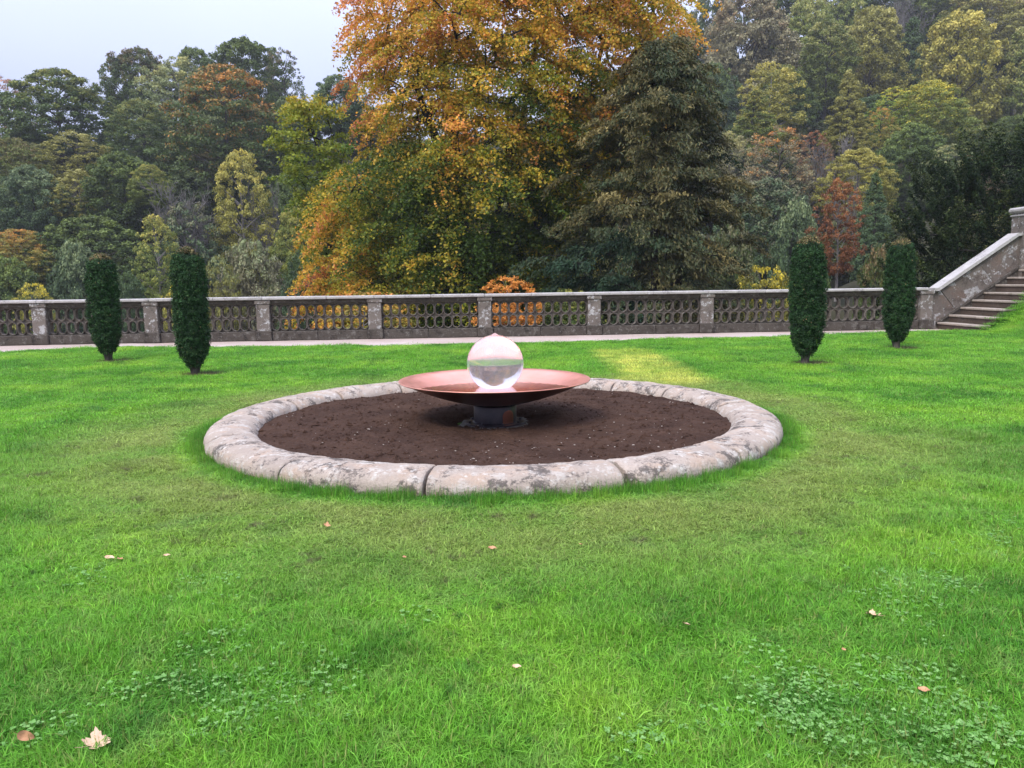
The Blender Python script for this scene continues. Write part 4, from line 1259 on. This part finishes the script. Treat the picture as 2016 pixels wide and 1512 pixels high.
# name, px centre, py top, px width, py bottom seen, depth, kind, two leaf colours, label
TREES = [
 # left bank, skyline
 ('tree', 2, 150, 110, 300, 135, 'sparse', BR, PK, 'thin pinkish brown tree cut by the left edge on the skyline'),
 ('tree', 110, 138, 195, 300, 128, 'dome2', DG, OL, 'dark olive dome tree standing alone on the left skyline'),
 ('tree', 268, 98, 125, 250, 150, 'dome1', DG, BR, 'brownish domed tree left of the pale willow on the skyline'),
 ('tree', 345, 116, 150, 290, 140, 'oval2', GG, PO, 'pale grey-green willowy tree rising in the middle of the left skyline'),
 ('tree', 382, 96, 90, 210, 158, 'dome1', DG, MG, 'small dark green crown peeping over the pale willowy tree'),
 ('tree', 478, 80, 150, 230, 152, 'dome1', DG, MG, 'dark green rounded tree forming the highest left skyline'),
 ('tree', 555, 96, 85, 240, 148, 'sparse', DG, BR, 'thin brown leaved tree at the right end of the left skyline'),
 ('tree', 440, 128, 270, 380, 118, 'layer', DG, OR, 'big layered beech with an orange top on the left bank'),
 ('tree', 275, 195, 140, 320, 124, 'layer', DG, OL, 'dark tree with dull orange tips below the pale willowy tree'),
 ('tree', 665, 152, 110, 260, 120, 'dome1', BG, GG, 'blue-green tree in the skyline gap left of the beech'),
 ('tree', 570, 190, 110, 330, 124, 'dome2', DG, GG, 'grey-green tree behind the loose yellow-green maple'),
 # left bank, middle
 ('tree', 145, 258, 145, 370, 108, 'sparse', OL, PO, 'pale straw coloured thin tree below the left skyline dome'),
 ('tree', 20, 268, 130, 420, 105, 'layer', MG, BR, 'green tree with brown-orange top at the left edge halfway up'),
 ('tree', 150, 335, 110, 450, 99, 'oval2', OL, PO, 'straw yellow oval tree on the left bank under the pale thin tree'),
 ('tree', 60, 330, 130, 480, 98, 'dome1', BG, GG, 'grey-green twiggy tree near the left edge above the orange shrub'),
 ('tree', 240, 305, 160, 470, 100, 'dome1', DG, MG, 'dark green tree with yellowish shoulder left of the bare grey tree'),
 ('tree', 292, 322, 75, 400, 97, 'layer', MG, YO, 'yellow-olive layered tree between the dark green tree and the bare one'),
 ('tree', 372, 400, 150, 540, 92, 'shrub2', BG, GB, 'grey-green bush wrapped round the foot of the bare twiggy tree'),
 ('bare_tree', 378, 345, 135, 520, 93, 'bare1', None, None, 'bare grey twiggy tree above the second yew column'),
 ('tree', 470, 295, 118, 540, 95, 'oval2', OL, YO, 'pale yellow-brown tall tree right of the bare twiggy tree'),
 ('bare_tree', 545, 345, 75, 520, 96, 'bare2', None, None, 'narrow bare grey tree right of the pale yellow tall tree'),
 ('tree', 590, 330, 110, 480, 104, 'dome1', DG, MG, 'dark green tree behind the narrow bare tree beside the beech'),
 ('tree', 530, 400, 60, 520, 100, 'oval1', DG, MG, 'narrow dark green tree behind the narrow bare tree'),
 # left bank, bottom
 ('shrub', 35, 448, 130, 560, 84, 'layer', OL, OR, 'orange leaved shrub at the left edge above the balustrade'),
 ('shrub', 175, 425, 220, 600, 88, 'dome2', DG, MG, 'wide dark green tree behind the leftmost yew column'),
 ('shrub', 145, 480, 120, 640, 76, 'shrub1', BG, GG, 'blue-grey shrub left of the leftmost yew column'),
 ('shrub', 15, 510, 130, 640, 74, 'shrub1', DG, MG, 'dark green shrub filling the bottom left corner over the balustrade'),
 ('shrub', 64, 558, 78, 640, 60, 'shrub2', OL, YE, 'small bright yellow shrub just over the coping at far left'),
 ('tree', 305, 425, 90, 620, 80, 'oval2', MG, YO, 'yellow-green small tree between the two left yew columns'),
 ('shrub', 245, 540, 80, 640, 66, 'shrub1', BG, DG, 'very dark shrub just right of the leftmost yew column'),
 ('shrub', 490, 478, 140, 640, 76, 'shrub1', GB, GG, 'grey-green shrub right of the second yew column'),
 ('shrub', 430, 505, 90, 640, 72, 'shrub2', OL, GG, 'olive tangled shrub close behind the second yew column'),
 ('tree', 578, 400, 110, 620, 82, 'layer', MG, YO, 'small yellow-green layered tree left of the beech skirt'),
 ('shrub', 600, 500, 100, 640, 64, 'shrub1', BG, DG, 'dark green shrub at the foot of the beech skirt on its left'),
 ('shrub', 350, 560, 90, 650, 60, 'shrub2', OL, YE, 'low yellowish shrub between the left yews just over the coping'),
 # middle
 ('shrub', 1003, 545, 132, 640, 27.5, 'shrub2', OR, OR, 'orange and gold shrub just behind the balustrade below the beech'),
 ('shrub', 720, 575, 230, 700, 29, 'shrub2', (0.17, 0.16, 0.03), OR, 'golden low growth seen through the balustrade rings under the beech'),
 ('shrub', 1120, 575, 150, 690, 28, 'shrub1', DG, OL, 'dark green low growth behind the balustrade below the conifer'),
 # right bank, top rows
 ('tree', 1405, -30, 120, 240, 178, 'dome2', BG, GB, 'hazy grey-green crown wedged between the beech top and the hillside'),
 ('tree', 1330, 60, 110, 240, 172, 'dome1', BG, MG, 'grey-green tree glimpsed behind the conifer top'),
 ('tree', 1475, -20, 200, 230, 165, 'dome2', GB, BR, 'big hazy grey-brown tree at the top right of the beech'),
 ('tree', 1400, 130, 110, 300, 140, 'dome1', BG, MG, 'blue-green tree showing between the conifer and the hillside'),
 ('tree', 1590, -10, 130, 200, 170, 'layer', MG, PO, 'olive layered tree high on the right hillside'),
 ('tree', 1720, 16, 115, 210, 155, 'oval1', OL, PO, 'pale olive egg-shaped tree high on the right hillside'),
 ('tree', 1798, 35, 120, 260, 160, 'spire1', DG, BG, 'dark green tree between the two pale tall trees on the right'),
 ('bare_tree', 1800, -30, 120, 90, 172, 'bare1', None, None, 'hazy bare tree at the top edge on the right hillside'),
 ('tree', 1890, 28, 145, 310, 145, 'oval1', OL, YO, 'tall pale yellow-green tree near the upper right corner'),
 ('tree', 2008, 55, 125, 320, 142, 'spire1', MG, PO, 'olive pointed tree cut by the right edge'),
 ('tree', 1650, -30, 120, 130, 185, 'dome2', MG, PO, 'small olive crown on the top edge right of centre'),
 ('tree', 1940, -40, 160, 110, 180, 'layer', OL, BR, 'brownish olive tree in the upper right corner'),
 ('tree', 1720, -60, 120, 60, 190, 'dome1', DG, OL, 'dark crown on the top edge above the pale egg-shaped tree'),
 ('tree', 1850, -60, 130, 60, 190, 'dome1', MG, OL, 'olive crown on the top edge above the tall pale tree'),
 ('tree', 1540, -80, 120, 60, 195, 'dome1', DG, BR, 'dull brown-green crown at the top edge right of the beech'),
 ('tree', 1630, 45, 105, 190, 150, 'oval1', MG, PO, 'olive tree with pale top left of the egg-shaped tree'),
 ('tree', 1545, 130, 110, 260, 138, 'dome2', DG, OL, 'dark olive tree in the middle of the right hillside'),
 # right bank, middle rows
 ('tree', 1520, 125, 130, 300, 128, 'oval2', OL, YO, 'yellow-olive open tree with visible limbs on the right hillside'),
 ('tree', 1672, 138, 92, 270, 126, 'spire1', OL, PO, 'pointed olive tree in the middle of the right hillside'),
 ('tree', 1488, 175, 110, 300, 118, 'spire1', MG, YO, 'pointed golden-olive tree right of the conifer'),
 ('tree', 1720, 190, 110, 300, 130, 'dome1', DG, BG, 'dark green tree behind the yellow and orange domed tree'),
 ('tree', 1830, 158, 145, 290, 112, 'layer', MG, YE, 'domed tree with golden orange top on the right hillside'),
 ('tree', 1760, 172, 80, 260, 114, 'sparse', LG, YE, 'thin bright yellow tree left of the golden domed tree'),
 ('tree', 1735, 210, 65, 300, 108, 'sparse', OL, OR, 'thin orange tinged tree below the bright yellow one'),
 ('tree', 1925, 250, 130, 380, 116, 'dome1', DG, OL, 'dark olive tree above the wild yew on the right'),
 ('tree', 1990, 230, 110, 340, 118, 'dome2', DG, MG, 'dark green tree at the right edge above the wild yew'),
 ('tree', 1535, 250, 150, 430, 96, 'sparse', GB, OR, 'grey-brown twiggy tree with orange top right of the conifer'),
 ('bare_tree', 1640, 245, 125, 440, 94, 'bare1', None, None, 'bare grey tree in the middle of the right bank'),
 ('tree', 1606, 258, 70, 360, 98, 'sparse', BR, RU, 'reddish brown thin tree left of the bare tree on the right'),
 ('tree', 1690, 290, 130, 420, 92, 'layer', OL, YO, 'yellow-green layered tree above the rust orange tree'),
 ('tree', 1800, 245, 150, 400, 102, 'dome2', DG, MG, 'dark green rounded tree above the wild yew shoulder'),
 ('tree', 1868, 285, 105, 400, 96, 'sparse', GG, PO, 'pale twiggy shrub tree above the wild yew'),
 ('tree', 1935, 295, 80, 400, 98, 'sparse', BR, PK, 'reddish brown twiggy tree near the right edge above the yew'),
 ('tree', 1440, 260, 80, 420, 104, 'oval2', GB, PO, 'pale grey twiggy tree hugging the right side of the conifer'),
 # right bank, bottom
 ('shrub', 1500, 355, 180, 560, 78, 'dome1', BG, GB, 'dark grey-green tree mass right of the conifer'),
 ('shrub', 1570, 400, 110, 580, 72, 'shrub1', BG, GG, 'blue-grey shrub left of the rust orange tree'),
 ('tree', 1655, 352, 84, 640, 50, 'oval2', (0.15, 0.062, 0.025), (0.27, 0.12, 0.035), 'rust orange upright tree behind the third yew column'),
 ('tree', 1725, 340, 85, 560, 70, 'spire1', BG, DG, 'blue-green dark tree between the rust tree and the wild yew'),
 ('bare_tree', 1690, 330, 60, 560, 56, 'bare2', None, None, 'slender bare tree just right of the rust orange tree'),
 ('shrub', 1510, 525, 150, 680, 40, 'shrub2', OL, YE, 'yellow leaved shrub over the coping left of the third yew column'),
 ('shrub', 1730, 492, 90, 680, 42, 'shrub1', DG, BR, 'dark shrub behind the balustrade between the right yew columns'),
 ('shrub', 1445, 440, 100, 640, 62, 'shrub1', DG, GB, 'dark shrub tucked behind the lower right of the conifer'),
 ('shrub', 1590, 480, 90, 640, 60, 'shrub1', DG, MG, 'dark green shrub behind the third yew column'),
]
tp = []
rg = np.random.default_rng(8)
for (name, cx, ty, wpx, by, Y, kind, ca, cb, lab) in TREES:
    A = ARCH[kind]
    top = pix(cx, ty, Y); w = wpx / FPX * Y
    hh = (by - ty) / FPX * Y * 1.22
    h = np.clip(hh, w * 0.55, w * 2.6)
    e = empty(name, (top[0], Y, top[2] - h))
    e.rotation_euler = (0, 0, rg.random() * 6.28)
    tag(e, lab, {'bare_tree': 'bare tree'}.get(name, name))
    sx = w / A['W'] * 1.05; szz = h / A['H']
    for part in ('trunk', 'crown'):
        o = obj(part, A[part], e); o.scale = (sx, sx, szz)
        if part == 'crown' and ca is not None:
            v1 = rg.uniform(1.25, 1.65)
            o['tint_a'] = [c * v1 for c in ca]; o['tint_b'] = [c * v1 for c in cb]
    tp.append((top[0], Y, top[2] - h, w, h, ty, cx, wpx))

# terrain: the slope runs through the feet of those trees
tpa = np.array([t[:3] for t in tp])
extra = np.array([(x, y, z) for x in np.arange(-150, 191, 15) for y, z in ((26, -3.5), (34, -5.0), (45, -5.5))], float)
far = np.array([(x, 235, 34 + 0.30 * max(0, x + 40)) for x in np.arange(-160, 201, 20)], float)
ctl = np.concatenate([tpa, extra, far])
def terrain_z(x, y):
    x = np.asarray(x, float).ravel(); y = np.asarray(y, float).ravel()
    d2 = (x[:, None] - ctl[:, 0]) ** 2 + (y[:, None] - ctl[:, 1]) ** 2 + 16.0
    w = d2 ** -1.6
    return (w * ctl[:, 2]).sum(1) / w.sum(1)
gx = np.linspace(-190, 220, 110); gy = np.concatenate([np.linspace(23.9, 60, 30), np.linspace(63, 240, 60)])
XX, YY = np.meshgrid(gx, gy, indexing='ij')
ZZ = terrain_z(XX, YY).reshape(XX.shape)
edge = 0.065 * (XX - 12.38) + 23.19 + 0.8
drop = smooth01((YY - edge) / 2.5)
ZZ = np.where(YY < edge + 2.5, -0.5 * (1 - drop) + ZZ * drop, ZZ)
b = len(gy); i = np.arange(len(gx) - 1)[:, None] * b; j = np.arange(b - 1)[None]
F = np.stack([i + j, i + b + j, i + b + j + 1, i + j + 1], -1).reshape(-1, 4)
tag(obj('hillside_terrain', mesh_np('hillside_terrain', np.stack([XX, YY, ZZ], -1).reshape(-1, 3), F, M['hill_ground'], smooth=True)), kind='structure')


# ------------------------------------------------------------------ geometry-node scatters
def scatter(name, pts, rot, scl, idx, sources, label, cat, kind='stuff'):
    me = bpy.data.meshes.new(name)
    n = len(pts)
    me.vertices.add(n); me.vertices.foreach_set('co', np.ascontiguousarray(pts, np.float32).ravel())
    a = me.attributes.new('rot', 'FLOAT_VECTOR', 'POINT'); a.data.foreach_set('vector', np.ascontiguousarray(rot, np.float32).ravel())
    a = me.attributes.new('scl', 'FLOAT_VECTOR', 'POINT'); a.data.foreach_set('vector', np.ascontiguousarray(scl, np.float32).ravel())
    a = me.attributes.new('idx', 'INT', 'POINT'); a.data.foreach_set('value', np.ascontiguousarray(idx, np.int32))
    o = obj(name, me)
    coll = bpy.data.collections.new(name + '_sources')
    for s in sources: coll.objects.link(s)
    ng = bpy.data.node_groups.new(name + '_scatter', 'GeometryNodeTree')
    ng.interface.new_socket('Geometry', in_out='INPUT', socket_type='NodeSocketGeometry')
    ng.interface.new_socket('Geometry', in_out='OUTPUT', socket_type='NodeSocketGeometry')
    nn, ll = ng.nodes, ng.links
    gi = nn.new('NodeGroupInput'); go = nn.new('NodeGroupOutput')
    ci_ = nn.new('GeometryNodeCollectionInfo'); ci_.inputs['Collection'].default_value = coll
    ci_.inputs['Separate Children'].default_value = True; ci_.inputs['Reset Children'].default_value = True
    ip = nn.new('GeometryNodeInstanceOnPoints'); ip.inputs['Pick Instance'].default_value = True
    def named(nm, dt):
        q = nn.new('GeometryNodeInputNamedAttribute'); q.data_type = dt; q.inputs['Name'].default_value = nm
        return q.outputs['Attribute']
    ll.new(gi.outputs[0], ip.inputs['Points']); ll.new(ci_.outputs[0], ip.inputs['Instance'])
    ll.new(named('idx', 'INT'), ip.inputs['Instance Index'])
    e2r = nn.new('FunctionNodeEulerToRotation'); ll.new(named('rot', 'FLOAT_VECTOR'), e2r.inputs[0])
    ll.new(e2r.outputs[0], ip.inputs['Rotation']); ll.new(named('scl', 'FLOAT_VECTOR'), ip.inputs['Scale'])
    ll.new(ip.outputs[0], go.inputs[0])
    md = o.modifiers.new('scatter', 'NODES'); md.node_group = ng
    tag(o, label, cat, kind=kind)
    return o


def grass_patch(name, seed, radius, n, hmin, hmax, wid, lean):
    rg = np.random.default_rng(seed)
    r = radius * np.sqrt(rg.random(n)) * rg.uniform(0.8, 1.15, n); a = rg.random(n) * 6.283
    B = np.stack([r * np.cos(a), r * np.sin(a), np.full(n, -0.008)], -1)
    tuft = vnoise(B[:, 0] / radius * 2.2 + 5, B[:, 1] / radius * 2.2 + seed, seed)
    H = rg.uniform(hmin, hmax, n) * (0.55 + 0.9 * tuft)
    th = rg.random(n) * 6.283
    main = rg.random() * 6.283
    th = np.where(rg.random(n) < 0.45, main + rg.normal(size=n) * 0.7, th)
    D = np.stack([np.cos(th), np.sin(th), 0 * th], -1)
    S = np.stack([-np.sin(th), np.cos(th), 0 * th], -1)
    ln = lean * rg.uniform(0.2, 1.6, n)
    W = (wid * rg.uniform(0.6, 1.3, n))[:, None]
    up = np.array([0, 0, 1.0])
    m1 = B + up * (H * 0.55)[:, None] + D * (H * ln * 0.35)[:, None]
    t1 = B + up * (H * np.clip(1 - 0.28 * ln * ln, 0.35, 1))[:, None] + D * (H * ln)[:, None]
    V = np.stack([B - S * W / 2, B + S * W / 2, m1 + S * W * 0.42, m1 - S * W * 0.42, t1], 1).reshape(-1, 3)
    o = np.arange(n)[:, None] * 5
    me = mesh_np(name, V, [o + np.array([[0, 1, 2, 3]]), o + np.array([[3, 2, 4]])], M['grass'],
                 {'tint': np.tile(rg.random(n), 2), 'rnd': np.tile(np.clip(0.5 + rg.normal(size=n) * 0.25, 0, 1), 2)})
    return bpy.data.objects.new(name, me)


srcs = [grass_patch('g0_turf%d' % k, 500 + k, 0.16, 170, 0.026, 0.062, 0.0042, 0.9) for k in range(5)] + \
       [grass_patch('g1_turf%d' % k, 520 + k, 0.32, 260, 0.020, 0.042, 0.0075, 0.9) for k in range(4)] + \
       [grass_patch('g2_short%d' % k, 540 + k, 0.20, 200, 0.010, 0.022, 0.0042, 1.1) for k in range(3)]
rg = np.random.default_rng(700)


def lawn_points(n, y0, y1):
    y = rg.uniform(y0, y1, n * 4)
    hw = 0.70 * np.maximum(y, 1.6) + 0.8
    x = rg.uniform(-1, 1, n * 4) * (0.70 * y1 + 0.8)
    ok = (np.abs(x) < hw) & (np.hypot(x + 0.19, y - 8.37) > 3.04) & (y < lawn_edge(x) - 0.04)
    x, y = x[ok], y[ok]
    return x, y


pts = []; rot = []; scl = []; idx = []
def put(x, y, lo, hi, size, zoff=0.0):
    n = len(x)
    z = lawn_z(x, y)
    pts.append(np.stack([x, y, z + zoff], -1))
    rot.append(np.stack([rg.normal(size=n) * 0.06, rg.normal(size=n) * 0.06, rg.random(n) * 6.283], -1))
    s = size * rg.uniform(0.85, 1.2, n)
    hgt = s * (0.3 + 0.8 * vnoise(x * 1.9 + 3, y * 1.9, 33) + 0.9 * smooth01((vnoise(x * 4.3, y * 4.3, 71, 2) - 0.35) / 0.4))
    worn = smooth01((4.9 - np.hypot(x + 0.19, y - 8.37)) / 1.0)
    hgt *= 0.84 * (1 - 0.58 * worn)
    scl.append(np.stack([s, s, hgt], -1)); idx.append(rg.integers(lo, hi, n))
x, y = lawn_points(2300, 1.7, 4.2); put(x, y, 0, 5, 1.0)
x, y = lawn_points(3000, 4.2, 7.6); put(x, y, 0, 5, 1.1)
x, y = lawn_points(3400, 7.4, 13.5); put(x, y, 5, 9, 1.0)
x, y = lawn_points(4200, 13.2, 22.5); put(x, y, 5, 9, 1.1)
# longer unmown grass hugging the kerb
a = np.concatenate([rg.uniform(math.pi, 2 * math.pi, 200), rg.uniform(0, math.pi, 90)]); r_ = 3.03 + np.abs(rg.normal(size=len(a))) * 0.06
x = -0.19 + r_ * np.cos(a); y = 8.37 + r_ * np.sin(a)
n = len(x)
pts.append(np.stack([x, y, 0 * x], -1)); rot.append(np.stack([0 * x, 0 * x, rg.random(n) * 6.28], -1))
s = rg.uniform(0.4, 0.7, n); scl.append(np.stack([s, s, rg.uniform(1.2, 2.6, n)], -1)); idx.append(rg.integers(0, 5, n))
# fringe where the lawn meets the gravel and on the bank
x = rg.uniform(-14, 15, 420); y = lawn_edge(x) - 0.05 - np.abs(rg.normal(size=420)) * 0.06
put(x, y, 5, 9, 0.7)
scatter('grass', np.concatenate(pts), np.concatenate(rot), np.concatenate(scl), np.concatenate(idx), srcs, 'bright green lawn grass in the foreground and round the fountain', 'grass')


# clover and other low weeds in the foreground
def clover_patch(name, seed):
    rg = np.random.default_rng(seed)
    n = 17
    r = 0.11 * np.sqrt(rg.random(n)); a = rg.random(n) * 6.283
    h = rg.uniform(0.02, 0.042, n)
    C = np.stack([r * np.cos(a), r * np.sin(a), h], -1)
    Vs = []; sz = rg.uniform(0.007, 0.012, n)
    base = rg.random(n) * 6.28
    Cs = []; Ax = []
    for k in range(3):
        b_ = base + k * 2.094
        d = np.stack([np.cos(b_), np.sin(b_), np.full(n, 0.1)], -1)
        Cs.append(C + d * (sz * 0.6)[:, None]); Ax.append(d)
    Cs = np.concatenate(Cs); Ax = np.concatenate(Ax)
    nr = unit(np.array([0, 0, 1.0]) + rg.normal(size=Cs.shape) * 0.22)
    V, F = quads(Cs, nr, np.tile(sz, 3) * 1.25, rg, 0.95, Ax)
    me = mesh_np(name, V, F, M['clover'], {'tint': np.tile(rg.random(n), 3), 'rnd': np.clip(0.5 + rg.normal(size=3 * n) * 0.2, 0, 1)})
    return bpy.data.objects.new(name, me)


cs = [clover_patch('clover%d' % k, 900 + k) for k in range(4)]
cpx = []
for (x0, y0, sx_, sy_, n) in ((430, 1390, 130, 50, 60), (560, 1340, 90, 35, 30), (300, 1165, 70, 14, 12), (375, 1145, 18, 14, 5), (1590, 1390, 90, 40, 50), (1720, 1460, 150, 45, 70), (1930, 1470, 70, 40, 35),
                              (1780, 1150, 45, 22, 16), (1860, 1190, 60, 25, 20), (1960, 1080, 60, 20, 14), (1740, 1330, 60, 40, 22), (1260, 1480, 40, 20, 10), (420, 1275, 40, 14, 8), (810, 1230, 14, 10, 4)):
    for k in range(int(n * 0.45)):
        g = ground(rg.normal(x0, sx_), min(1530, rg.normal(y0, sy_)))
        if g[1] < 6.0: cpx.append(g[:2])
cpx = np.array(cpx); n = len(cpx)
p3 = np.stack([cpx[:, 0], cpx[:, 1], lawn_z(cpx[:, 0], cpx[:, 1]) + 0.005], -1)
scatter('clover', p3, np.stack([0 * p3[:, 0], 0 * p3[:, 0], rg.random(n) * 6.28], -1), np.repeat(rg.uniform(0.8, 1.25, (n, 1)), 3, 1), rg.integers(0, 4, n), cs, 'pale green clover leaves in patches in the foreground lawn', 'clover')


# fill wood: everything between the trees one can tell apart, read as one mass
m, nt, out = mat_new('woodland_leaves')
oi = nt.nodes.new('ShaderNodeObjectInfo')
ca = ramp(nt, oi.outputs['Random'], [(0.0, (0.045, 0.07, 0.028)), (0.5, (0.07, 0.095, 0.032)), (0.8, (0.10, 0.105, 0.04)), (1.0, (0.14, 0.12, 0.05))])
cb = ramp(nt, oi.outputs['Random'], [(0.0, (0.10, 0.13, 0.04)), (0.5, (0.15, 0.165, 0.045)), (0.8, (0.24, 0.21, 0.06)), (1.0, (0.27, 0.20, 0.07))])
leaf_shader(nt, out, jitter(nt, mixc(nt, attr(nt, 'tint').outputs['Fac'], ca, cb), attr(nt, 'rnd').outputs['Fac']), 0.25)
fs = []
for k in ('dome2', 'oval1', 'spire1'):
    me = ARCH[k]['crown'].copy(); me.materials.clear(); me.materials.append(m)
    fs.append(bpy.data.objects.new('wood_' + k, me))
SKY = np.array([(-400, 190), (0, 190), (40, 175), (110, 175), (160, 210), (185, 270), (235, 300), (260, 200), (330, 160), (480, 120), (560, 160), (610, 250), (700, 230), (760, -200), (2500, -300)], float)
rg = np.random.default_rng(123)
pts = []; scl = []; idx = []
for k in range(6000):
    if len(pts) >= 650: break
    Y = rg.uniform(62, 200); X = rg.uniform(-0.85, 0.85) * Y
    z = float(terrain_z(X, Y)[0])
    ki = int(rg.integers(0, 3))
    A = ARCH[('dome2', 'oval1', 'spire1')[ki]]
    h = rg.uniform(6, 12)
    ppx, ppy = to_pix(np.array([X, Y, z + h]))
    if ppy < np.interp(ppx, SKY[:, 0], SKY[:, 1]) + 22: continue
    # never in front of a named tree
    bad = False
    for t in tp:
        if Y < t[1] + 3 and abs(ppx - t[6]) < t[7] * 0.5 + h / Y * FPX * 0.45 and ppy < t[5] + t[4] / t[1] * FPX * 0.55: bad = True; break
    if bad: continue
    s = h / A['H'] ; pts.append((X, Y, z - 0.8)); scl.append((s * 1.05, s * 1.05, s)); idx.append(ki)
n = len(pts)
order_names = sorted(range(3), key=lambda q: 'wood_' + ('dome2', 'oval1', 'spire1')[q])
remap = {q: r for r, q in enumerate(order_names)}
scatter('woodland', np.array(pts), np.stack([np.zeros(n), np.zeros(n), rg.random(n) * 6.28], -1), np.array(scl), np.array([remap[q] for q in idx]), fs,
        'dark mixed woodland filling the gaps between the hillside trees', 'woodland')

# ------------------------------------------------------------------ fallen leaves
def leaf_mesh(kind, mat):
    if kind == 'lobed':
        pts = []
        n = 44
        for i in range(n):
            a = 2 * math.pi * i / n
            r = 0.30 + 0.16 * abs(math.cos(2.5 * a)) ** 1.5 + 0.05 * math.cos(15 * a)
            if abs(a - math.pi) < 0.2: r *= 0.6
            pts.append((r * math.cos(a), r * math.sin(a)))
    else:
        n = 22
        pts = [(0.5 * math.cos(2 * math.pi * i / n), 0.27 * math.sin(2 * math.pi * i / n) * (1 - 0.35 * math.cos(2 * math.pi * i / n))) for i in range(n)]
    zf = lambda x, y: 0.22 * y * y * 2.2 + 0.12 * x * x + 0.05 * math.sin(9 * x) + 0.25 * abs(y)
    V = [(0, 0, 0.0)] + [(x * 0.55, y * 0.55, zf(x * 0.55, y * 0.55)) for x, y in pts] + [(x, y, zf(x, y)) for x, y in pts]
    k = len(pts)
    F = [(0, 1 + i, 1 + (i + 1) % k) for i in range(k)] + [(1 + i, 1 + k + i, 1 + k + (i + 1) % k, 1 + (i + 1) % k) for i in range(k)]
    mb = MB(); mb.add(V, F)
    st_ = np.array([(-0.28, 0, 0.03), (-0.5, 0.02, 0.06), (-0.72, 0.06, 0.12)])
    TV, TF = tubes([(st_, np.array([0.012, 0.010, 0.008]))], 4)
    mb.add(TV, TF)
    return mb.mesh('fallen_leaf', mat, smooth=True)


LM = {('lobed', 0): leaf_mesh('lobed', M['dead_leaf']), ('oval', 0): leaf_mesh('oval', M['dead_leaf']), ('oval', 1): leaf_mesh('oval', M['dead_leaf_red']), ('lobed', 1): leaf_mesh('lobed', M['dead_leaf_red'])}
for (px, py, wpx, kd, mt_, rz, tilt, lab) in (
        (193, 1482, 36, 'lobed', 0, 1.0, 0.5, 'large pale tan lobed leaf at the bottom left of the lawn'),
        (53, 1470, 19, 'oval', 1, 0.5, 2.2, 'curled brown leaf left of the large lobed leaf'),
        (217, 1107, 12, 'oval', 0, 0.1, 0.5, 'pale curled leaf on the lawn well left of the kerb front'),
        (237, 1110, 12, 'oval', 1, 2.1, 0.4, 'small russet leaf beside the pale curled leaf'),
        (330, 1108, 9, 'oval', 0, 0.7, 0.4, 'tiny tan leaf right of the pale curled leaf'),
        (645, 1047, 12, 'lobed', 1, 0.7, 0.7, 'orange leaf standing up in front of the kerb on its left'),
        (797, 1108, 9, 'oval', 1, 1.2, 0.5, 'small pinkish leaf in front of the kerb centre'),
        (970, 1092, 13, 'oval', 1, 0.3, 0.5, 'orange leaf lying below the widest kerb stone'),
        (1142, 1083, 9, 'oval', 1, 2.5, 0.4, 'small orange leaf right of the one below the kerb'),
        (1170, 971, 13, 'oval', 0, 0.6, 0.6, 'cream leaf against the kerb near the open joint'),
        (1350, 1249, 15, 'oval', 0, 2.0, 0.7, 'pale upright leaf right of the lawn middle'),
        (1716, 1233, 22, 'lobed', 0, 2.4, 0.4, 'peach lobed leaf on the right of the lawn'),
        (1018, 1330, 13, 'oval', 0, 0.3, 0.4, 'pale leaf low in the middle of the foreground'),
        (1660, 1305, 9, 'oval', 1, 0.9, 0.4, 'small brown leaf below the peach lobed leaf'),
        (1818, 1388, 16, 'oval', 1, 0.1, 0.3, 'orange leaf among the clover at lower right')):
    g = ground(px, py)
    s = wpx / FPX * np.linalg.norm(g - np.array([0, 0, CAMH])) * 1.35
    o = obj('fallen_leaf', LM[(kd, mt_)])
    o.location = (g[0], g[1], float(lawn_z(g[0], g[1])) + 0.045)
    o.scale = (s, s, s); o.rotation_euler = (tilt * 0.5, tilt * 0.25, rz)
    tag(o, lab, 'leaf', 'fallen leaves on the lawn')

# ------------------------------------------------------------------ thin mist
m, nt, out = mat_new('autumn_mist')
vol = nt.nodes.new('ShaderNodeVolumePrincipled')
vol.inputs['Color'].default_value = (0.92, 0.94, 1.0, 1)
vol.inputs['Density'].default_value = 0.0003
vol.inputs['Anisotropy'].default_value = 0.1
nt.links.new(vol.outputs[0], out.inputs['Volume'])
zmin = float(min(ZZ.min(), bz) - 1.5)
zmax = float(max([t[2] + t[4] for t in tp] + [ZZ.max() + 14, 22]) + 2)
mb = MB(); mb.box(-200, 230, -15, 250, zmin, zmax)
hz = mb.build('haze', m)
tag(hz, 'thin pale mist over the wooded valley', 'haze', kind='stuff')
